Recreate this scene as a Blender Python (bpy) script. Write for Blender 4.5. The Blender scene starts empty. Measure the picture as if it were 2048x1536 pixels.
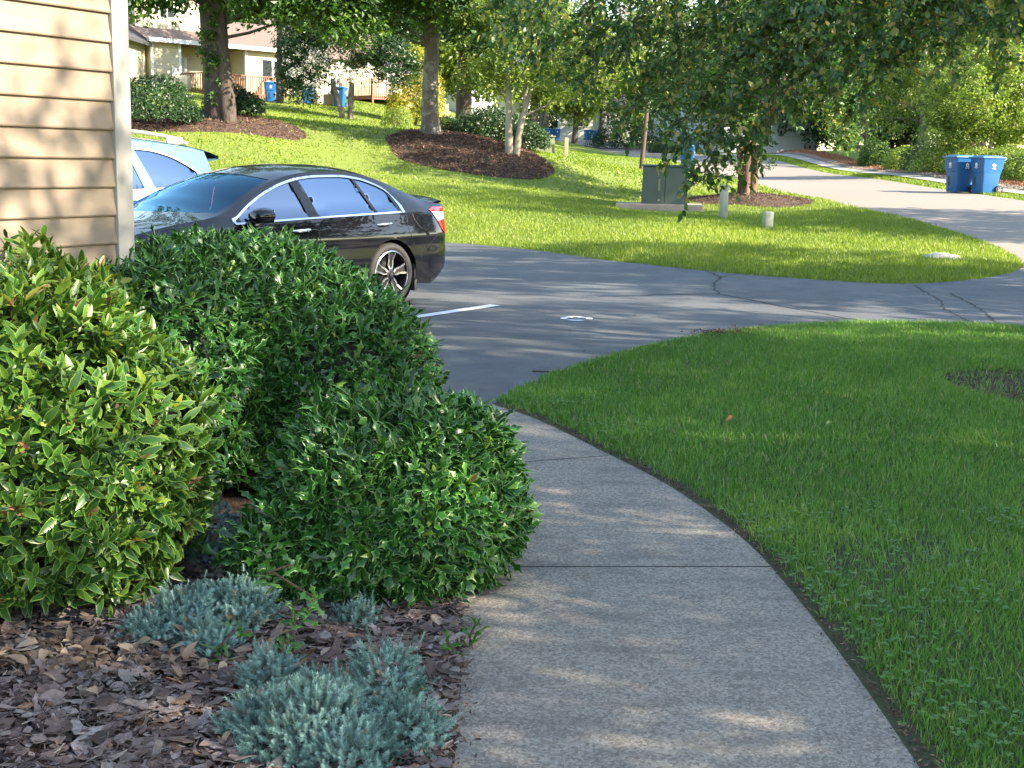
import bpy, math, random
import numpy as np
from mathutils import Vector, Matrix, geometry
PI = math.pi
rad = math.radians
RS = np.random.RandomState(11)
SC = bpy.context.scene
COL = SC.collection

# ------------------------------------------------------------------ camera
F, HOR, ROLL, CAMZ = 2600.0, 320.0, rad(1.15), 1.55          # focal length and horizon in pixels of a 2048 px wide frame
PITCH = math.atan((768 - HOR) / F)
R_ = np.array([1., 0, 0]); FW = np.array([0, math.cos(PITCH), -math.sin(PITCH)]); UP = np.array([0, math.sin(PITCH), math.cos(PITCH)])
cr, sr = math.cos(ROLL), math.sin(ROLL)
cam_d = bpy.data.cameras.new('camera'); cam = bpy.data.objects.new('camera', cam_d); COL.objects.link(cam)
cam_d.sensor_width = 36; cam_d.lens = 36 * F / 2048; cam_d.clip_start = 0.05; cam_d.clip_end = 2000
_x = cr * R_ + sr * UP; _y = -sr * R_ + cr * UP
cam.matrix_world = Matrix(((_x[0], _y[0], -FW[0], 0), (_x[1], _y[1], -FW[1], 0), (_x[2], _y[2], -FW[2], CAMZ), (0, 0, 0, 1)))
SC.camera = cam

def ray(px, py):
    x, y = px - 1024, py - 768
    qx, qy = cr * x + sr * y, -sr * x + cr * y
    d = qx * R_ - qy * UP + F * FW
    return d / F
def W(px, py, Y):                                             # point of the view at distance Y
    d = ray(px, py); return np.array([d[0] * Y / d[1], Y, CAMZ + d[2] * Y / d[1]])
def G(px, py, z=0.0):                                         # point of the view on the level z
    d = ray(px, py); t = (z - CAMZ) / d[2]; return np.array([d[0] * t, d[1] * t, z])

# ------------------------------------------------------------------ light
SUN_EL, SUN_DIR = 29.0, np.array([0.93, -0.36])               # from the right and a little behind
SUN_AZ = math.atan2(SUN_DIR[0], SUN_DIR[1])                   # clockwise from +Y
wd = bpy.data.worlds.new('World'); SC.world = wd; wd.use_nodes = True
nt = wd.node_tree; bg = nt.nodes['Background']
sk = nt.nodes.new('ShaderNodeTexSky'); sk.sky_type = 'NISHITA'; sk.sun_disc = False
sk.sun_elevation = rad(SUN_EL); sk.sun_rotation = SUN_AZ; sk.air_density = 1.0; sk.dust_density = 0.35; sk.ozone_density = 1.3
tn = nt.nodes.new('ShaderNodeMix'); tn.data_type = 'RGBA'; tn.blend_type = 'MULTIPLY'; tn.inputs[0].default_value = 1.0; tn.inputs[7].default_value = (1.10, 1.0, .86, 1)
nt.links.new(sk.outputs[0], tn.inputs[6]); nt.links.new(tn.outputs[2], bg.inputs[0]); bg.inputs[1].default_value = 0.15
sun_d = bpy.data.lights.new('sun', 'SUN'); sun_d.energy = 5.0; sun_d.angle = rad(0.55); sun_d.color = (1.0, 0.87, 0.68)
sun = bpy.data.objects.new('sun', sun_d); COL.objects.link(sun)
sdir = Vector((math.cos(rad(SUN_EL)) * SUN_DIR[0], math.cos(rad(SUN_EL)) * SUN_DIR[1], math.sin(rad(SUN_EL)))).normalized()
sun.rotation_euler = sdir.to_track_quat('Z', 'Y').to_euler(); sun.location = sdir * 50
SC.view_settings.view_transform = 'Standard'; SC.view_settings.look = 'None'
SC.view_settings.exposure = 2.3; SC.view_settings.gamma = 1.0
SC.render.engine = 'CYCLES'
SC.cycles.max_bounces = 7; SC.cycles.diffuse_bounces = 3; SC.cycles.glossy_bounces = 3; SC.cycles.transmission_bounces = 5
SC.cycles.transparent_max_bounces = 6
SC.cycles.caustics_reflective = False; SC.cycles.caustics_refractive = False
try:
    SC.cycles.use_denoising = True
    SC.cycles.sample_clamp_indirect = 6.0
except Exception: pass

# ------------------------------------------------------------------ object helpers
def tag(o, label=None, cat=None, group=None, kind=None):
    for k, v in (('label', label), ('category', cat), ('group', group), ('kind', kind)):
        if v: o[k] = v
    return o
def empty(name, loc=(0, 0, 0), rz=0.0, **kw):
    o = bpy.data.objects.new(name, None); COL.objects.link(o); o.location = [float(c) for c in loc]; o.rotation_euler = (0, 0, rz)
    o.empty_display_size = 0.2
    return tag(o, **kw)
def np_mesh(name, V, faces, mats, parent=None, smooth=False, attrs=None, midx=None, uvs=None):
    """V (n,3); faces = array (m,k) or list of such arrays or list of lists"""
    me = bpy.data.meshes.new(name)
    V = np.asarray(V, np.float32)
    if isinstance(faces, np.ndarray): faces = [faces]
    if len(faces) and not isinstance(faces[0], np.ndarray):
        lt = np.array([len(f) for f in faces], np.int32); li = np.array([i for f in faces for i in f], np.int32)
    else:
        lt = np.concatenate([np.full(len(f), f.shape[1], np.int32) for f in faces]); li = np.concatenate([f.ravel() for f in faces]).astype(np.int32)
    ls = np.concatenate([[0], np.cumsum(lt)[:-1]]).astype(np.int32)
    me.vertices.add(len(V)); me.vertices.foreach_set('co', V.ravel())
    me.loops.add(len(li)); me.loops.foreach_set('vertex_index', li)
    me.polygons.add(len(lt)); me.polygons.foreach_set('loop_start', ls); me.polygons.foreach_set('loop_total', lt)
    if midx is not None: me.polygons.foreach_set('material_index', np.asarray(midx, np.int32))
    me.polygons.foreach_set('use_smooth', np.full(len(lt), bool(smooth)))
    for k, a in (attrs or {}).items():
        at = me.attributes.new(k, 'FLOAT', 'POINT'); at.data.foreach_set('value', np.asarray(a, np.float32))
    me.update(calc_edges=True); me.validate()
    for m in (mats if isinstance(mats, (list, tuple)) else [mats]): me.materials.append(m)
    o = bpy.data.objects.new(name, me); COL.objects.link(o)
    if parent: o.parent = parent
    return o

class MB:
    """collects simple shapes, then links them as one mesh object"""
    def __init__(s): s.v = []; s.f = []; s.m = []
    def add(s, vs, fs, m=0):
        n = len(s.v); s.v += [tuple(map(float, v)) for v in vs]; s.f += [[i + n for i in f] for f in fs]; s.m += [m] * len(fs); return s
    def box(s, c, d, m=0, rz=0.0, taper=1.0, bev=0.0):
        x, y, z = d[0] / 2, d[1] / 2, d[2] / 2; vs = []
        if bev <= 0:
            for sz, t in ((-z, 1), (z, taper)):
                for sx, sy in ((-x, -y), (x, -y), (x, y), (-x, y)): vs.append((sx * t, sy * t, sz))
            fs = [[3, 2, 1, 0], [4, 5, 6, 7], [0, 1, 5, 4], [1, 2, 6, 5], [2, 3, 7, 6], [3, 0, 4, 7]]
        else:                                                   # bevelled: rounded rectangle rings
            b = min(bev, x * .95, y * .95, z * .95); rings = []
            for zz, ins in ((-z, b), (-z + b * .3, b * .3), (-z + b, 0), (z - b, 0), (z - b * .3, b * .3), (z, b)):
                t = 1 + (taper - 1) * (zz + z) / (2 * z); r = []
                for qx, qy, a0 in ((1, 1, 0), (-1, 1, 90), (-1, -1, 180), (1, -1, 270)):
                    for a in (0, 30, 60, 90):
                        an = rad(a0 + a); rr = b * .999
                        r.append((((qx * (x - rr)) + (rr - ins) * math.cos(an)) * t, ((qy * (y - rr)) + (rr - ins) * math.sin(an)) * t, zz))
                rings.append(r)
            vs = [p for r in rings for p in r]; n = 16; fs = []
            for k in range(5):
                for i in range(n): fs.append([k * n + i, k * n + (i + 1) % n, (k + 1) * n + (i + 1) % n, (k + 1) * n + i])
            fs.append(list(range(n - 1, -1, -1))); fs.append([5 * n + i for i in range(n)])
        c_, s_ = math.cos(rz), math.sin(rz)
        vs = [(c[0] + a * c_ - b_ * s_, c[1] + a * s_ + b_ * c_, c[2] + z_) for a, b_, z_ in vs]
        return s.add(vs, fs, m)
    def tube(s, pts, rs, n=8, m=0, cap=True):
        pts = [Vector(p) for p in pts]; rs = rs if hasattr(rs, '__len__') else [rs] * len(pts); vs = []; fs = []
        prev = None
        for i, p in enumerate(pts):
            t = (pts[min(i + 1, len(pts) - 1)] - pts[max(i - 1, 0)]); t = t.normalized() if t.length > 1e-9 else Vector((0, 0, 1))
            a = (prev - t * prev.dot(t)) if prev is not None else t.cross(Vector((0.31, 0.95, 0.05)))
            if a.length < 1e-6: a = t.cross(Vector((1, 0, 0)))
            a.normalize(); prev = a; b = t.cross(a)
            for k in range(n):
                an = 2 * PI * k / n; vs.append(p + (a * math.cos(an) + b * math.sin(an)) * rs[i])
        for i in range(len(pts) - 1):
            for k in range(n): fs.append([i * n + k, i * n + (k + 1) % n, (i + 1) * n + (k + 1) % n, (i + 1) * n + k])
        if cap: fs.append(list(range(n - 1, -1, -1))); fs.append([(len(pts) - 1) * n + k for k in range(n)])
        return s.add(vs, fs, m)
    def lathe(s, prof, n=24, c=(0, 0, 0), axis='z', m=0):
        vs = []; fs = []
        for r, h in prof:
            for k in range(n):
                a = 2 * PI * k / n; u, v = r * math.cos(a), r * math.sin(a)
                vs.append((c[0] + u, c[1] + v, c[2] + h) if axis == 'z' else (c[0] + u, c[1] + h, c[2] + v))
        for i in range(len(prof) - 1):
            for k in range(n):
                q = [i * n + k, i * n + (k + 1) % n, (i + 1) * n + (k + 1) % n, (i + 1) * n + k]
                fs.append(q if axis == 'z' else q[::-1])
        return s.add(vs, fs, m)
    def prism(s, poly, h0, h1, m=0, fr=None):
        """poly of (a,b) extruded from h0 to h1; fr maps (a,b,h) to xyz"""
        fr = fr or (lambda a, b, h: (a, b, h)); n = len(poly)
        vs = [fr(a, b, h0) for a, b in poly] + [fr(a, b, h1) for a, b in poly]
        fs = [list(range(n - 1, -1, -1)), [n + i for i in range(n)]] + [[i, (i + 1) % n, n + (i + 1) % n, n + i] for i in range(n)]
        return s.add(vs, fs, m)
    def build(s, name, mats, parent=None, smooth=False, recalc=True, bevel=0, **kw):
        me = bpy.data.meshes.new(name); me.from_pydata(s.v, [], s.f)
        for m in (mats if isinstance(mats, (list, tuple)) else [mats]): me.materials.append(m)
        me.polygons.foreach_set('material_index', s.m)
        if recalc:
            import bmesh
            bm = bmesh.new(); bm.from_mesh(me); bmesh.ops.recalc_face_normals(bm, faces=bm.faces); bm.to_mesh(me); bm.free()
        if smooth:
            me.polygons.foreach_set('use_smooth', [True] * len(s.f))
            try: me.set_sharp_from_angle(angle=rad(40))
            except Exception: pass
        me.update()
        o = bpy.data.objects.new(name, me); COL.objects.link(o)
        if bevel:
            md = o.modifiers.new('bevel', 'BEVEL'); md.width = bevel; md.segments = 2; md.limit_method = 'ANGLE'
        if parent: o.parent = parent
        return tag(o, **kw)

def copy_tree(o, parent=None, loc=None, rz=None, label=None):
    c = o.copy(); COL.objects.link(c)
    if parent: c.parent = parent
    if loc is not None: c.location = [float(q) for q in loc]
    if rz is not None: c.rotation_euler = (0, 0, rz)
    if label: c['label'] = label
    for ch in list(o.children): copy_tree(ch, c)
    return c

# ------------------------------------------------------------------ materials
class NT:
    def __init__(s, name):
        s.m = bpy.data.materials.new(name); s.m.use_nodes = True; s.t = s.m.node_tree; s.b = s.t.nodes['Principled BSDF']; s.out = s.t.nodes['Material Output']
        s.co = None
    def n(s, typ, **kw):
        nd = s.t.nodes.new(typ)
        for k, v in kw.items():
            if k.startswith('i_'): nd.inputs[int(k[2:])].default_value = v
            else: setattr(nd, k, v)
        return nd
    def l(s, a, b): s.t.links.new(a, b); return s
    def coord(s, kind='Object'):
        if s.co is None: s.co = {}
        if kind not in s.co: s.co[kind] = s.n('ShaderNodeTexCoord').outputs[kind]
        return s.co[kind]
    def scaled(s, v, kind='Object'):
        mp = s.n('ShaderNodeMapping'); s.l(s.coord(kind), mp.inputs[0]); mp.inputs['Scale'].default_value = v; return mp.outputs[0]
    def noise(s, scale, detail=3, rough=.55, vec=None, dist=0.0):
        nd = s.n('ShaderNodeTexNoise'); nd.inputs['Scale'].default_value = scale; nd.inputs['Detail'].default_value = detail
        nd.inputs['Roughness'].default_value = rough; nd.inputs['Distortion'].default_value = dist
        s.l(vec if vec is not None else s.coord(), nd.inputs['Vector']); return nd.outputs['Fac']
    def voro(s, scale, feature='F1', out='Distance', vec=None):
        nd = s.n('ShaderNodeTexVoronoi'); nd.feature = feature; nd.inputs['Scale'].default_value = scale
        s.l(vec if vec is not None else s.coord(), nd.inputs['Vector']); return nd.outputs[out]
    def attr(s, name): nd = s.n('ShaderNodeAttribute'); nd.attribute_name = name; return nd.outputs['Fac']
    def ramp(s, fac, stops, interp='LINEAR'):
        nd = s.n('ShaderNodeValToRGB'); e = nd.color_ramp.elements; nd.color_ramp.interpolation = interp
        while len(e) < len(stops): e.new(0.5)
        for k, (p, c) in enumerate(stops): e[k].position = p; e[k].color = (*(c if hasattr(c, '__len__') else (c, c, c)), 1)
        s.l(fac, nd.inputs[0]); return nd.outputs[0]
    def mix(s, fac, a, b, mode='MIX'):
        nd = s.n('ShaderNodeMix'); nd.data_type = 'RGBA'; nd.blend_type = mode
        for sock, v in ((nd.inputs[0], fac), (nd.inputs[6], a), (nd.inputs[7], b)):
            if hasattr(v, 'is_linked') or hasattr(v, 'links'): s.l(v, sock)
            elif hasattr(v, '__len__'): sock.default_value = (*v, 1)
            else: sock.default_value = v
        return nd.outputs[2]
    def math(s, op, a, b=0.0):
        nd = s.n('ShaderNodeMath', operation=op)
        for sock, v in ((nd.inputs[0], a), (nd.inputs[1], b)):
            if hasattr(v, 'links'): s.l(v, sock)
            else: sock.default_value = v
        return nd.outputs[0]
    def bump(s, h, strength=.3, dist=.01):
        nd = s.n('ShaderNodeBump'); nd.inputs['Strength'].default_value = strength; nd.inputs['Distance'].default_value = dist
        s.l(h, nd.inputs['Height']); s.l(nd.outputs[0], s.b.inputs['Normal']); return s
    def set(s, col=None, rough=None, metal=None, **kw):
        for k, v in (('Base Color', col), ('Roughness', rough), ('Metallic', metal), *kw.items()):
            if v is None: continue
            i = s.b.inputs[k.replace('_', ' ')]
            if hasattr(v, 'links'): s.l(v, i)
            elif hasattr(v, '__len__') and len(v) == 3: i.default_value = (*v, 1)
            else: i.default_value = v
        return s
    def translucent(s, col, fac=.35):
        tr = s.n('ShaderNodeBsdfTranslucent'); mx = s.n('ShaderNodeMixShader'); mx.inputs[0].default_value = fac
        if hasattr(col, 'links'): s.l(col, tr.inputs[0])
        else: tr.inputs[0].default_value = (*col, 1)
        s.l(s.b.outputs[0], mx.inputs[1]); s.l(tr.outputs[0], mx.inputs[2]); s.l(mx.outputs[0], s.out.inputs[0]); return s
M = {}
def simple(name, col, rough=.6, metal=0., var=.12, sc=6, **kw):
    t = NT(name); nz = t.noise(sc, 4)
    c = t.mix(nz, tuple(x * (1 - var) for x in col), tuple(min(1, x * (1 + var)) for x in col)); t.set(c, rough, metal, **kw)
    M[name] = t.m; return t.m
def leafmat(name, stops, rough=.45, tr=.35, trcol=1.5, edge=None, spec=.5):
    t = NT(name); c = t.ramp(t.attr('rnd'), stops)
    if edge: c = t.mix(t.ramp(t.attr('edge'), [(.72, 0), (1, 1)]), c, edge)
    t.set(c, rough, **{'Specular IOR Level': spec})
    g = t.mix(1.0, c, (trcol, trcol * 1.05, trcol * .55), 'MULTIPLY'); t.translucent(g, tr); M[name] = t.m; return t.m

leafmat('grass_near', [(0, (.05, .125, .020)), (.45, (.10, .225, .036)), (.8, (.17, .30, .055)), (.94, (.22, .31, .09)), (1, (.36, .31, .17))], .42, .4)
leafmat('grass_far', [(0, (.08, .135, .010)), (.5, (.155, .225, .014)), (.85, (.235, .29, .020)), (1, (.30, .29, .07))], .5, .3)
leafmat('holly', [(0, (.007, .032, .008)), (.5, (.018, .082, .014)), (.85, (.05, .155, .020)), (1, (.11, .19, .03))], .33, .18, edge=(.14, .29, .07), spec=.45)
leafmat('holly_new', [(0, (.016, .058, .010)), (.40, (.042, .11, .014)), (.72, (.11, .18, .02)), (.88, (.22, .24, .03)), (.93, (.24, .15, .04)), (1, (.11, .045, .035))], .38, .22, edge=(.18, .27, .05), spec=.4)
leafmat('bronze_leaf', [(0, (.10, .04, .03)), (1, (.22, .11, .06))], .5, .2)
leafmat('juniper', [(0, (.06, .13, .115)), (.5, (.19, .32, .29)), (.9, (.30, .44, .41)), (1, (.28, .20, .12))], .6, .12, 1.0, edge=(.34, .50, .47))
leafmat('oak_leaf', [(0, (.022, .062, .014)), (.55, (.06, .13, .020)), (1, (.18, .25, .035))], .45, .42)
leafmat('dark_leaf', [(0, (.010, .034, .012)), (.6, (.024, .064, .018)), (1, (.06, .12, .028))], .4, .3)  # dark foliage, lowered further to paint in shade on shrubs and trees
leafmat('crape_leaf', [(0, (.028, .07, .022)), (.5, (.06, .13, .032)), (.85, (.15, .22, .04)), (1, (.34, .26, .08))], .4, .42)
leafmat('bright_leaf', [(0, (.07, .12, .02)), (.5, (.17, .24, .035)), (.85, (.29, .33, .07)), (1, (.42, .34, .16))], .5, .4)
leafmat('yellow_leaf', [(0, (.12, .16, .02)), (.5, (.28, .28, .03)), (1, (.5, .42, .05))], .5, .4)
leafmat('shrub_leaf', [(0, (.02, .05, .015)), (.6, (.045, .09, .02)), (1, (.10, .15, .03))], .5, .3)
leafmat('blossom', [(0, (.55, .48, .52)), (1, (.85, .82, .84))], .6, .3, 1)

t = NT('soil'); c = t.mix(t.ramp(t.noise(.9, 5), [(.35, 0), (.65, 1)]), (.05, .035, .022), (.09, .06, .035)); t.set(c, .95); t.bump(t.noise(60, 4), .6, .02); M['soil'] = t.m
t = NT('lawn'); a = t.noise(.35, 4, .6); b = t.noise(14, 5, .7)
c = t.mix(t.ramp(a, [(.3, 0), (.7, 1)]), (.075, .12, .014), (.12, .175, .018)); c = t.mix(t.ramp(b, [(.35, 0), (.7, 1)]), c, (.17, .215, .024)); c = t.mix(t.ramp(t.noise(1.3, 5, .7), [(.66, 0), (.78, .55)]), c, (.16, .13, .05))
t.set(c, .9); t.bump(t.noise(45, 5, .8), .8, .05); M['lawn'] = t.m
t = NT('mulch_soil'); c = t.mix(t.ramp(t.voro(38), [(.0, 0), (.5, 1)]), (.028, .017, .012), (.085, .048, .034)); t.set(c, .95); t.bump(t.noise(50, 4, .7), 1.0, .04); M['mulch_soil'] = t.m
t = NT('asphalt'); a = t.mix(t.ramp(t.noise(2.3, 6, .75, dist=.5), [(.60, 0), (.72, .45)]), t.ramp(t.noise(.5, 5, .6), [(.3, .042), (.7, .062)]), (.026, .026, .028)); sp = t.ramp(t.voro(170), [(0, 1), (.18, 0)]); g = t.ramp(t.noise(260, 2), [(.35, 0), (.7, 1)])
c = t.mix(g, t.mix(1., a, (.90, .95, 1.04), 'MULTIPLY'), t.mix(1., a, (1.5, 1.58, 1.72), 'MULTIPLY')); c = t.mix(t.math('MULTIPLY', sp, t.ramp(t.noise(7, 2), [(.55, 0), (.75, .5)])), c, (.17, .16, .15))
c = t.mix(t.ramp(t.voro(120, out='Color'), [(.2, 0), (.9, .55)]), c, t.mix(1., c, (2.0, 1.95, 1.85), 'MULTIPLY')); t.set(c, t.ramp(t.noise(3, 3), [(.3, .62), (.7, .82)])); t.bump(t.noise(150, 3), .8, .006); M['asphalt'] = t.m
simple('asphalt_crack', (.016, .016, .018), .9)
t = NT('old_asphalt'); a = t.noise(.4, 5, .6); c = t.mix(a, (.15, .13, .11), (.195, .17, .145)); c = t.mix(t.ramp(t.noise(150, 3), [(.35, 0), (.7, .5)]), c, (.25, .22, .19)); c = t.mix(t.ramp(t.noise(1.5, 5, .75), [(.62, 0), (.72, .35)]), c, (.13, .12, .11))
t.set(c, .85); t.bump(t.noise(120, 3), .3, .006); M['old_asphalt'] = t.m
t = NT('concrete')
big = t.noise(1.1, 6, .65); dk = t.ramp(t.noise(2.1, 7, .72, vec=t.scaled((.7, 2.4, 1))), [(.48, 0), (.72, 1)]); grain = t.noise(230, 4, .75)
c = t.mix(t.ramp(big, [(.3, 0), (.7, 1)]), (.275, .242, .198), (.33, .292, .24))
peb = t.ramp(t.voro(115, out='Color'), [(.15, 0), (.85, 1)]); c = t.mix(.66, c, t.mix(peb, (.09, .078, .064), (.46, .415, .35)))
c = t.mix(t.ramp(grain, [(.35, .0), (.62, .55)]), c, (.10, .092, .085)); c = t.mix(t.math('MULTIPLY', dk, .62), c, (.065, .060, .056))
c = t.mix(t.ramp(t.voro(75), [(.04, .9), (.13, 0)]), c, (.07, .064, .056)); c = t.mix(t.ramp(t.noise(5.5, 7, .8, dist=.6), [(.55, 0), (.68, .5)]), c, (.10, .088, .072)); c = t.mix(t.ramp(t.voro(21, out='Distance'), [(.03, .7), (.07, 0)]), c, (.42, .38, .32))
t.set(c, .88); t.bump(t.math('ADD', grain, t.voro(95)), .55, .004); M['concrete'] = t.m
simple('joint_dirt', (.03, .026, .022), .95)
simple('gravel', (.28, .26, .23), .9, var=.5, sc=14)
simple('pale_concrete', (.36, .34, .30), .9, var=.2)
simple('road_paint', (.72, .73, .75), .6, var=.10, sc=40)
t = NT('siding'); c = t.mix(t.noise(5, 5, .6, vec=t.scaled((.6, .6, 6))), (.175, .136, .098), (.205, .162, .12)); t.set(c, .42); t.bump(t.noise(30, 3, vec=t.scaled((.5, .5, 9))), .12, .003); M['siding'] = t.m
simple('trim_paint', (.29, .28, .26), .4, var=.04)
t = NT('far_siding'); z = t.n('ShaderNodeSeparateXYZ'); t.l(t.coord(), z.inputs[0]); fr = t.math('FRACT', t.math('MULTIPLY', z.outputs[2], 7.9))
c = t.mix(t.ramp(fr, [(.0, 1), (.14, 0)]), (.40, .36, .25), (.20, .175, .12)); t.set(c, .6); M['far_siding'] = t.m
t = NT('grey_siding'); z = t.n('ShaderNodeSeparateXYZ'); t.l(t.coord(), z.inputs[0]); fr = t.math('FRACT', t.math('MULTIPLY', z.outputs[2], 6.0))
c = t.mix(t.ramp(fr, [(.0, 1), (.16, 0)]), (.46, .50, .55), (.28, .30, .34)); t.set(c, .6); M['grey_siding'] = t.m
t = NT('shingle'); br = t.n('ShaderNodeTexBrick'); t.l(t.coord(), br.inputs[0]); br.inputs['Scale'].default_value = 3.; br.inputs[1].default_value = (.11, .080, .07, 1); br.inputs[2].default_value = (.15, .115, .10, 1); br.inputs[3].default_value = (.12, .08, .07, 1); br.inputs['Mortar Size'].default_value = .02
t.set(br.outputs[0], .9); M['shingle'] = t.m
simple('dark_shingle', (.035, .036, .042), .9, var=.3, sc=20)
simple('white_paint', (.55, .55, .54), .5, var=.04)
simple('stain_wood', (.20, .085, .045), .7, var=.3, sc=9)
simple('pale_wood', (.34, .25, .17), .75, var=.25, sc=9)
simple('dark_wood', (.07, .045, .035), .8, var=.25, sc=12)
simple('window_glass', (.02, .025, .03), .06)
simple('curtain', (.45, .45, .44), .8)
simple('bin_blue', (.012, .095, .27), .42, var=.15, sc=5)
simple('bin_lid', (.03, .13, .30), .45, var=.15)
simple('rubber', (.014, .014, .015), .75, var=.2, sc=20)
simple('black_plastic', (.012, .012, .013), .45)
simple('decal_white', (.78, .8, .82), .5, var=.03)
simple('box_green', (.045, .065, .052), .5, var=.18, sc=3)
simple('olive_metal', (.14, .15, .09), .5, var=.2)
simple('pedestal_grey', (.20, .23, .18), .55, var=.12)
simple('pvc_grey', (.22, .24, .21), .5, var=.15)
simple('steel', (.45, .46, .47), .35, .9)
simple('sign_white', (.7, .7, .7), .6)
simple('beige_metal', (.55, .50, .36), .5, var=.1)
simple('meter_grey', (.42, .42, .42), .5)
simple('umbrella_blue', (.03, .06, .40), .7)
simple('stone', (.27, .22, .18), .9, var=.35, sc=5)
def bark(name, a, b, sc=1.0, blotch=None):
    t = NT(name); n1 = t.noise(9 * sc, 6, .7, vec=t.scaled((1, 1, .28))); c = t.mix(t.ramp(n1, [(.3, 0), (.7, 1)]), a, b)
    if blotch: c = t.mix(t.ramp(t.noise(3.5 * sc, 4, .6), [(.5, 0), (.6, .8)]), c, blotch)
    t.set(c, .9); t.bump(n1, .9, .05); M[name] = t.m
bark('oak_bark', (.055, .042, .032), (.16, .13, .105), 1, (.20, .20, .17))
bark('dark_bark', (.03, .022, .018), (.085, .062, .05))
bark('crape_bark', (.05, .028, .020), (.13, .068, .048), .8, (.16, .10, .075))
bark('pale_bark', (.17, .14, .10), (.34, .30, .23), 1)
bark('twig', (.05, .035, .022), (.12, .085, .05), 3)
t = NT('bark_chip'); c = t.ramp(t.attr('rnd'), [(0, (.035, .024, .020)), (.25, (.095, .066, .056)), (.55, (.185, .150, .138)), (.88, (.30, .265, .255)), (1, (.26, .15, .09))])
c = t.mix(t.ramp(t.noise(70, 4, .7, vec=t.scaled((1, 1, 1))), [(.4, .0), (.65, .6)]), c, (.06, .04, .035)); t.set(c, .88); t.bump(t.noise(140, 3, .7), .7, .003); M['bark_chip'] = t.m
t = NT('dry_leaf'); c = t.ramp(t.attr('rnd'), [(0, (.08, .05, .035)), (.5, (.17, .12, .085)), (1, (.27, .21, .15))]); t.set(c, .7); M['dry_leaf'] = t.m
t = NT('dark_mulch'); c = t.ramp(t.attr('rnd'), [(0, (.025, .014, .010)), (.5, (.075, .040, .028)), (.85, (.14, .082, .058)), (1, (.30, .19, .12))]); t.set(c, .92); M['dark_mulch'] = t.m
t = NT('pine_straw'); c = t.ramp(t.attr('rnd'), [(0, (.12, .05, .025)), (1, (.36, .17, .09))]); t.set(c, .9); M['pine_straw'] = t.m

t = NT('turf_soil'); c = t.mix(t.ramp(t.noise(1.2, 5), [(.35, 0), (.65, 1)]), (.030, .034, .014), (.045, .06, .018)); t.set(c, .95); t.bump(t.noise(60, 4), .6, .02); M['turf_soil'] = t.m
simple('orange_leaf', (.40, .16, .05), .7); simple('pale_leaf', (.30, .36, .12), .7)
# ------------------------------------------------------------------ polygons and panels
def inside(P, poly):
    P = np.asarray(P); poly = np.asarray(poly); x, y = P[:, 0], P[:, 1]; r = np.zeros(len(P), bool)
    x0, y0 = poly[:, 0], poly[:, 1]; x1, y1 = np.roll(x0, -1), np.roll(y0, -1)
    for a, b, c, d in zip(x0, y0, x1, y1):
        if b == d: continue
        k = ((b > y) != (d > y)); xi = a + (y - b) * (c - a) / (d - b); r ^= k & (x < xi)
    return r
def densify(poly, step, closed=True):
    out = []; n = len(poly)
    for i in range(n if closed else n - 1):
        a, b = np.array(poly[i][:2], float), np.array(poly[(i + 1) % n][:2], float); k = max(1, int(np.ceil(np.linalg.norm(b - a) / (step(a) if callable(step) else step))))
        out += [a + (b - a) * j / k for j in range(k)]
    if not closed: out.append(np.array(poly[-1][:2], float))
    return np.array(out)
def smooth_line(pts, n=6):
    P = [np.array(p[:2], float) for p in pts]; P = [2 * P[0] - P[1]] + P + [2 * P[-1] - P[-2]]; out = []
    for i in range(1, len(P) - 2):
        for j in range(n):
            t = j / n; out.append(.5 * (2 * P[i] + (P[i + 1] - P[i - 1]) * t + (2 * P[i - 1] - 5 * P[i] + 4 * P[i + 1] - P[i + 2]) * t * t + (-P[i - 1] + 3 * P[i] - 3 * P[i + 1] + P[i + 2]) * t ** 3))
    out.append(P[-2]); return np.array(out)
def cdt(points, loops):
    V = [Vector((float(p[0]), float(p[1]))) for p in points]; E = []
    for L in loops:
        n0 = len(V); V += [Vector((float(p[0]), float(p[1]))) for p in L]; E += [(n0 + i, n0 + (i + 1) % len(L)) for i in range(len(L))]
    r = geometry.delaunay_2d_cdt(V, E, [], 0, 1e-6)
    return np.array([(v.x, v.y) for v in r[0]]), np.array([f for f in r[2] if len(f) == 3], np.int32)
def panel(outer, holes, step, fmap, clip=None):
    """a sheet over the outline `outer` minus `holes`, in a parameter plane, carried to 3D by fmap"""
    o = densify(outer, step); hs = [densify(h, step) for h in holes]
    mn, mx = o.min(0), o.max(0)
    gx, gy = np.meshgrid(np.arange(mn[0] + step / 2, mx[0], step), np.arange(mn[1] + step / 2, mx[1], step)); g = np.stack([gx.ravel(), gy.ravel()], 1)
    k = inside(g, o)
    for h in hs: k &= ~inside(g, h)
    g = g[k]
    allb = np.concatenate([o] + hs)
    if len(g): g = g[np.array([np.min(((allb - p) ** 2).sum(1)) > (step * .45) ** 2 for p in g])]
    V, Fc = cdt(g, [o] + hs); c = V[Fc].mean(1); k = inside(c, o)
    for h in hs: k &= ~inside(c, h)
    Fc = Fc[k]; used = np.unique(Fc); remap = np.full(len(V), -1); remap[used] = np.arange(len(used))
    return np.array([fmap(a, b) for a, b in V[used]]), remap[Fc]

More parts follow.
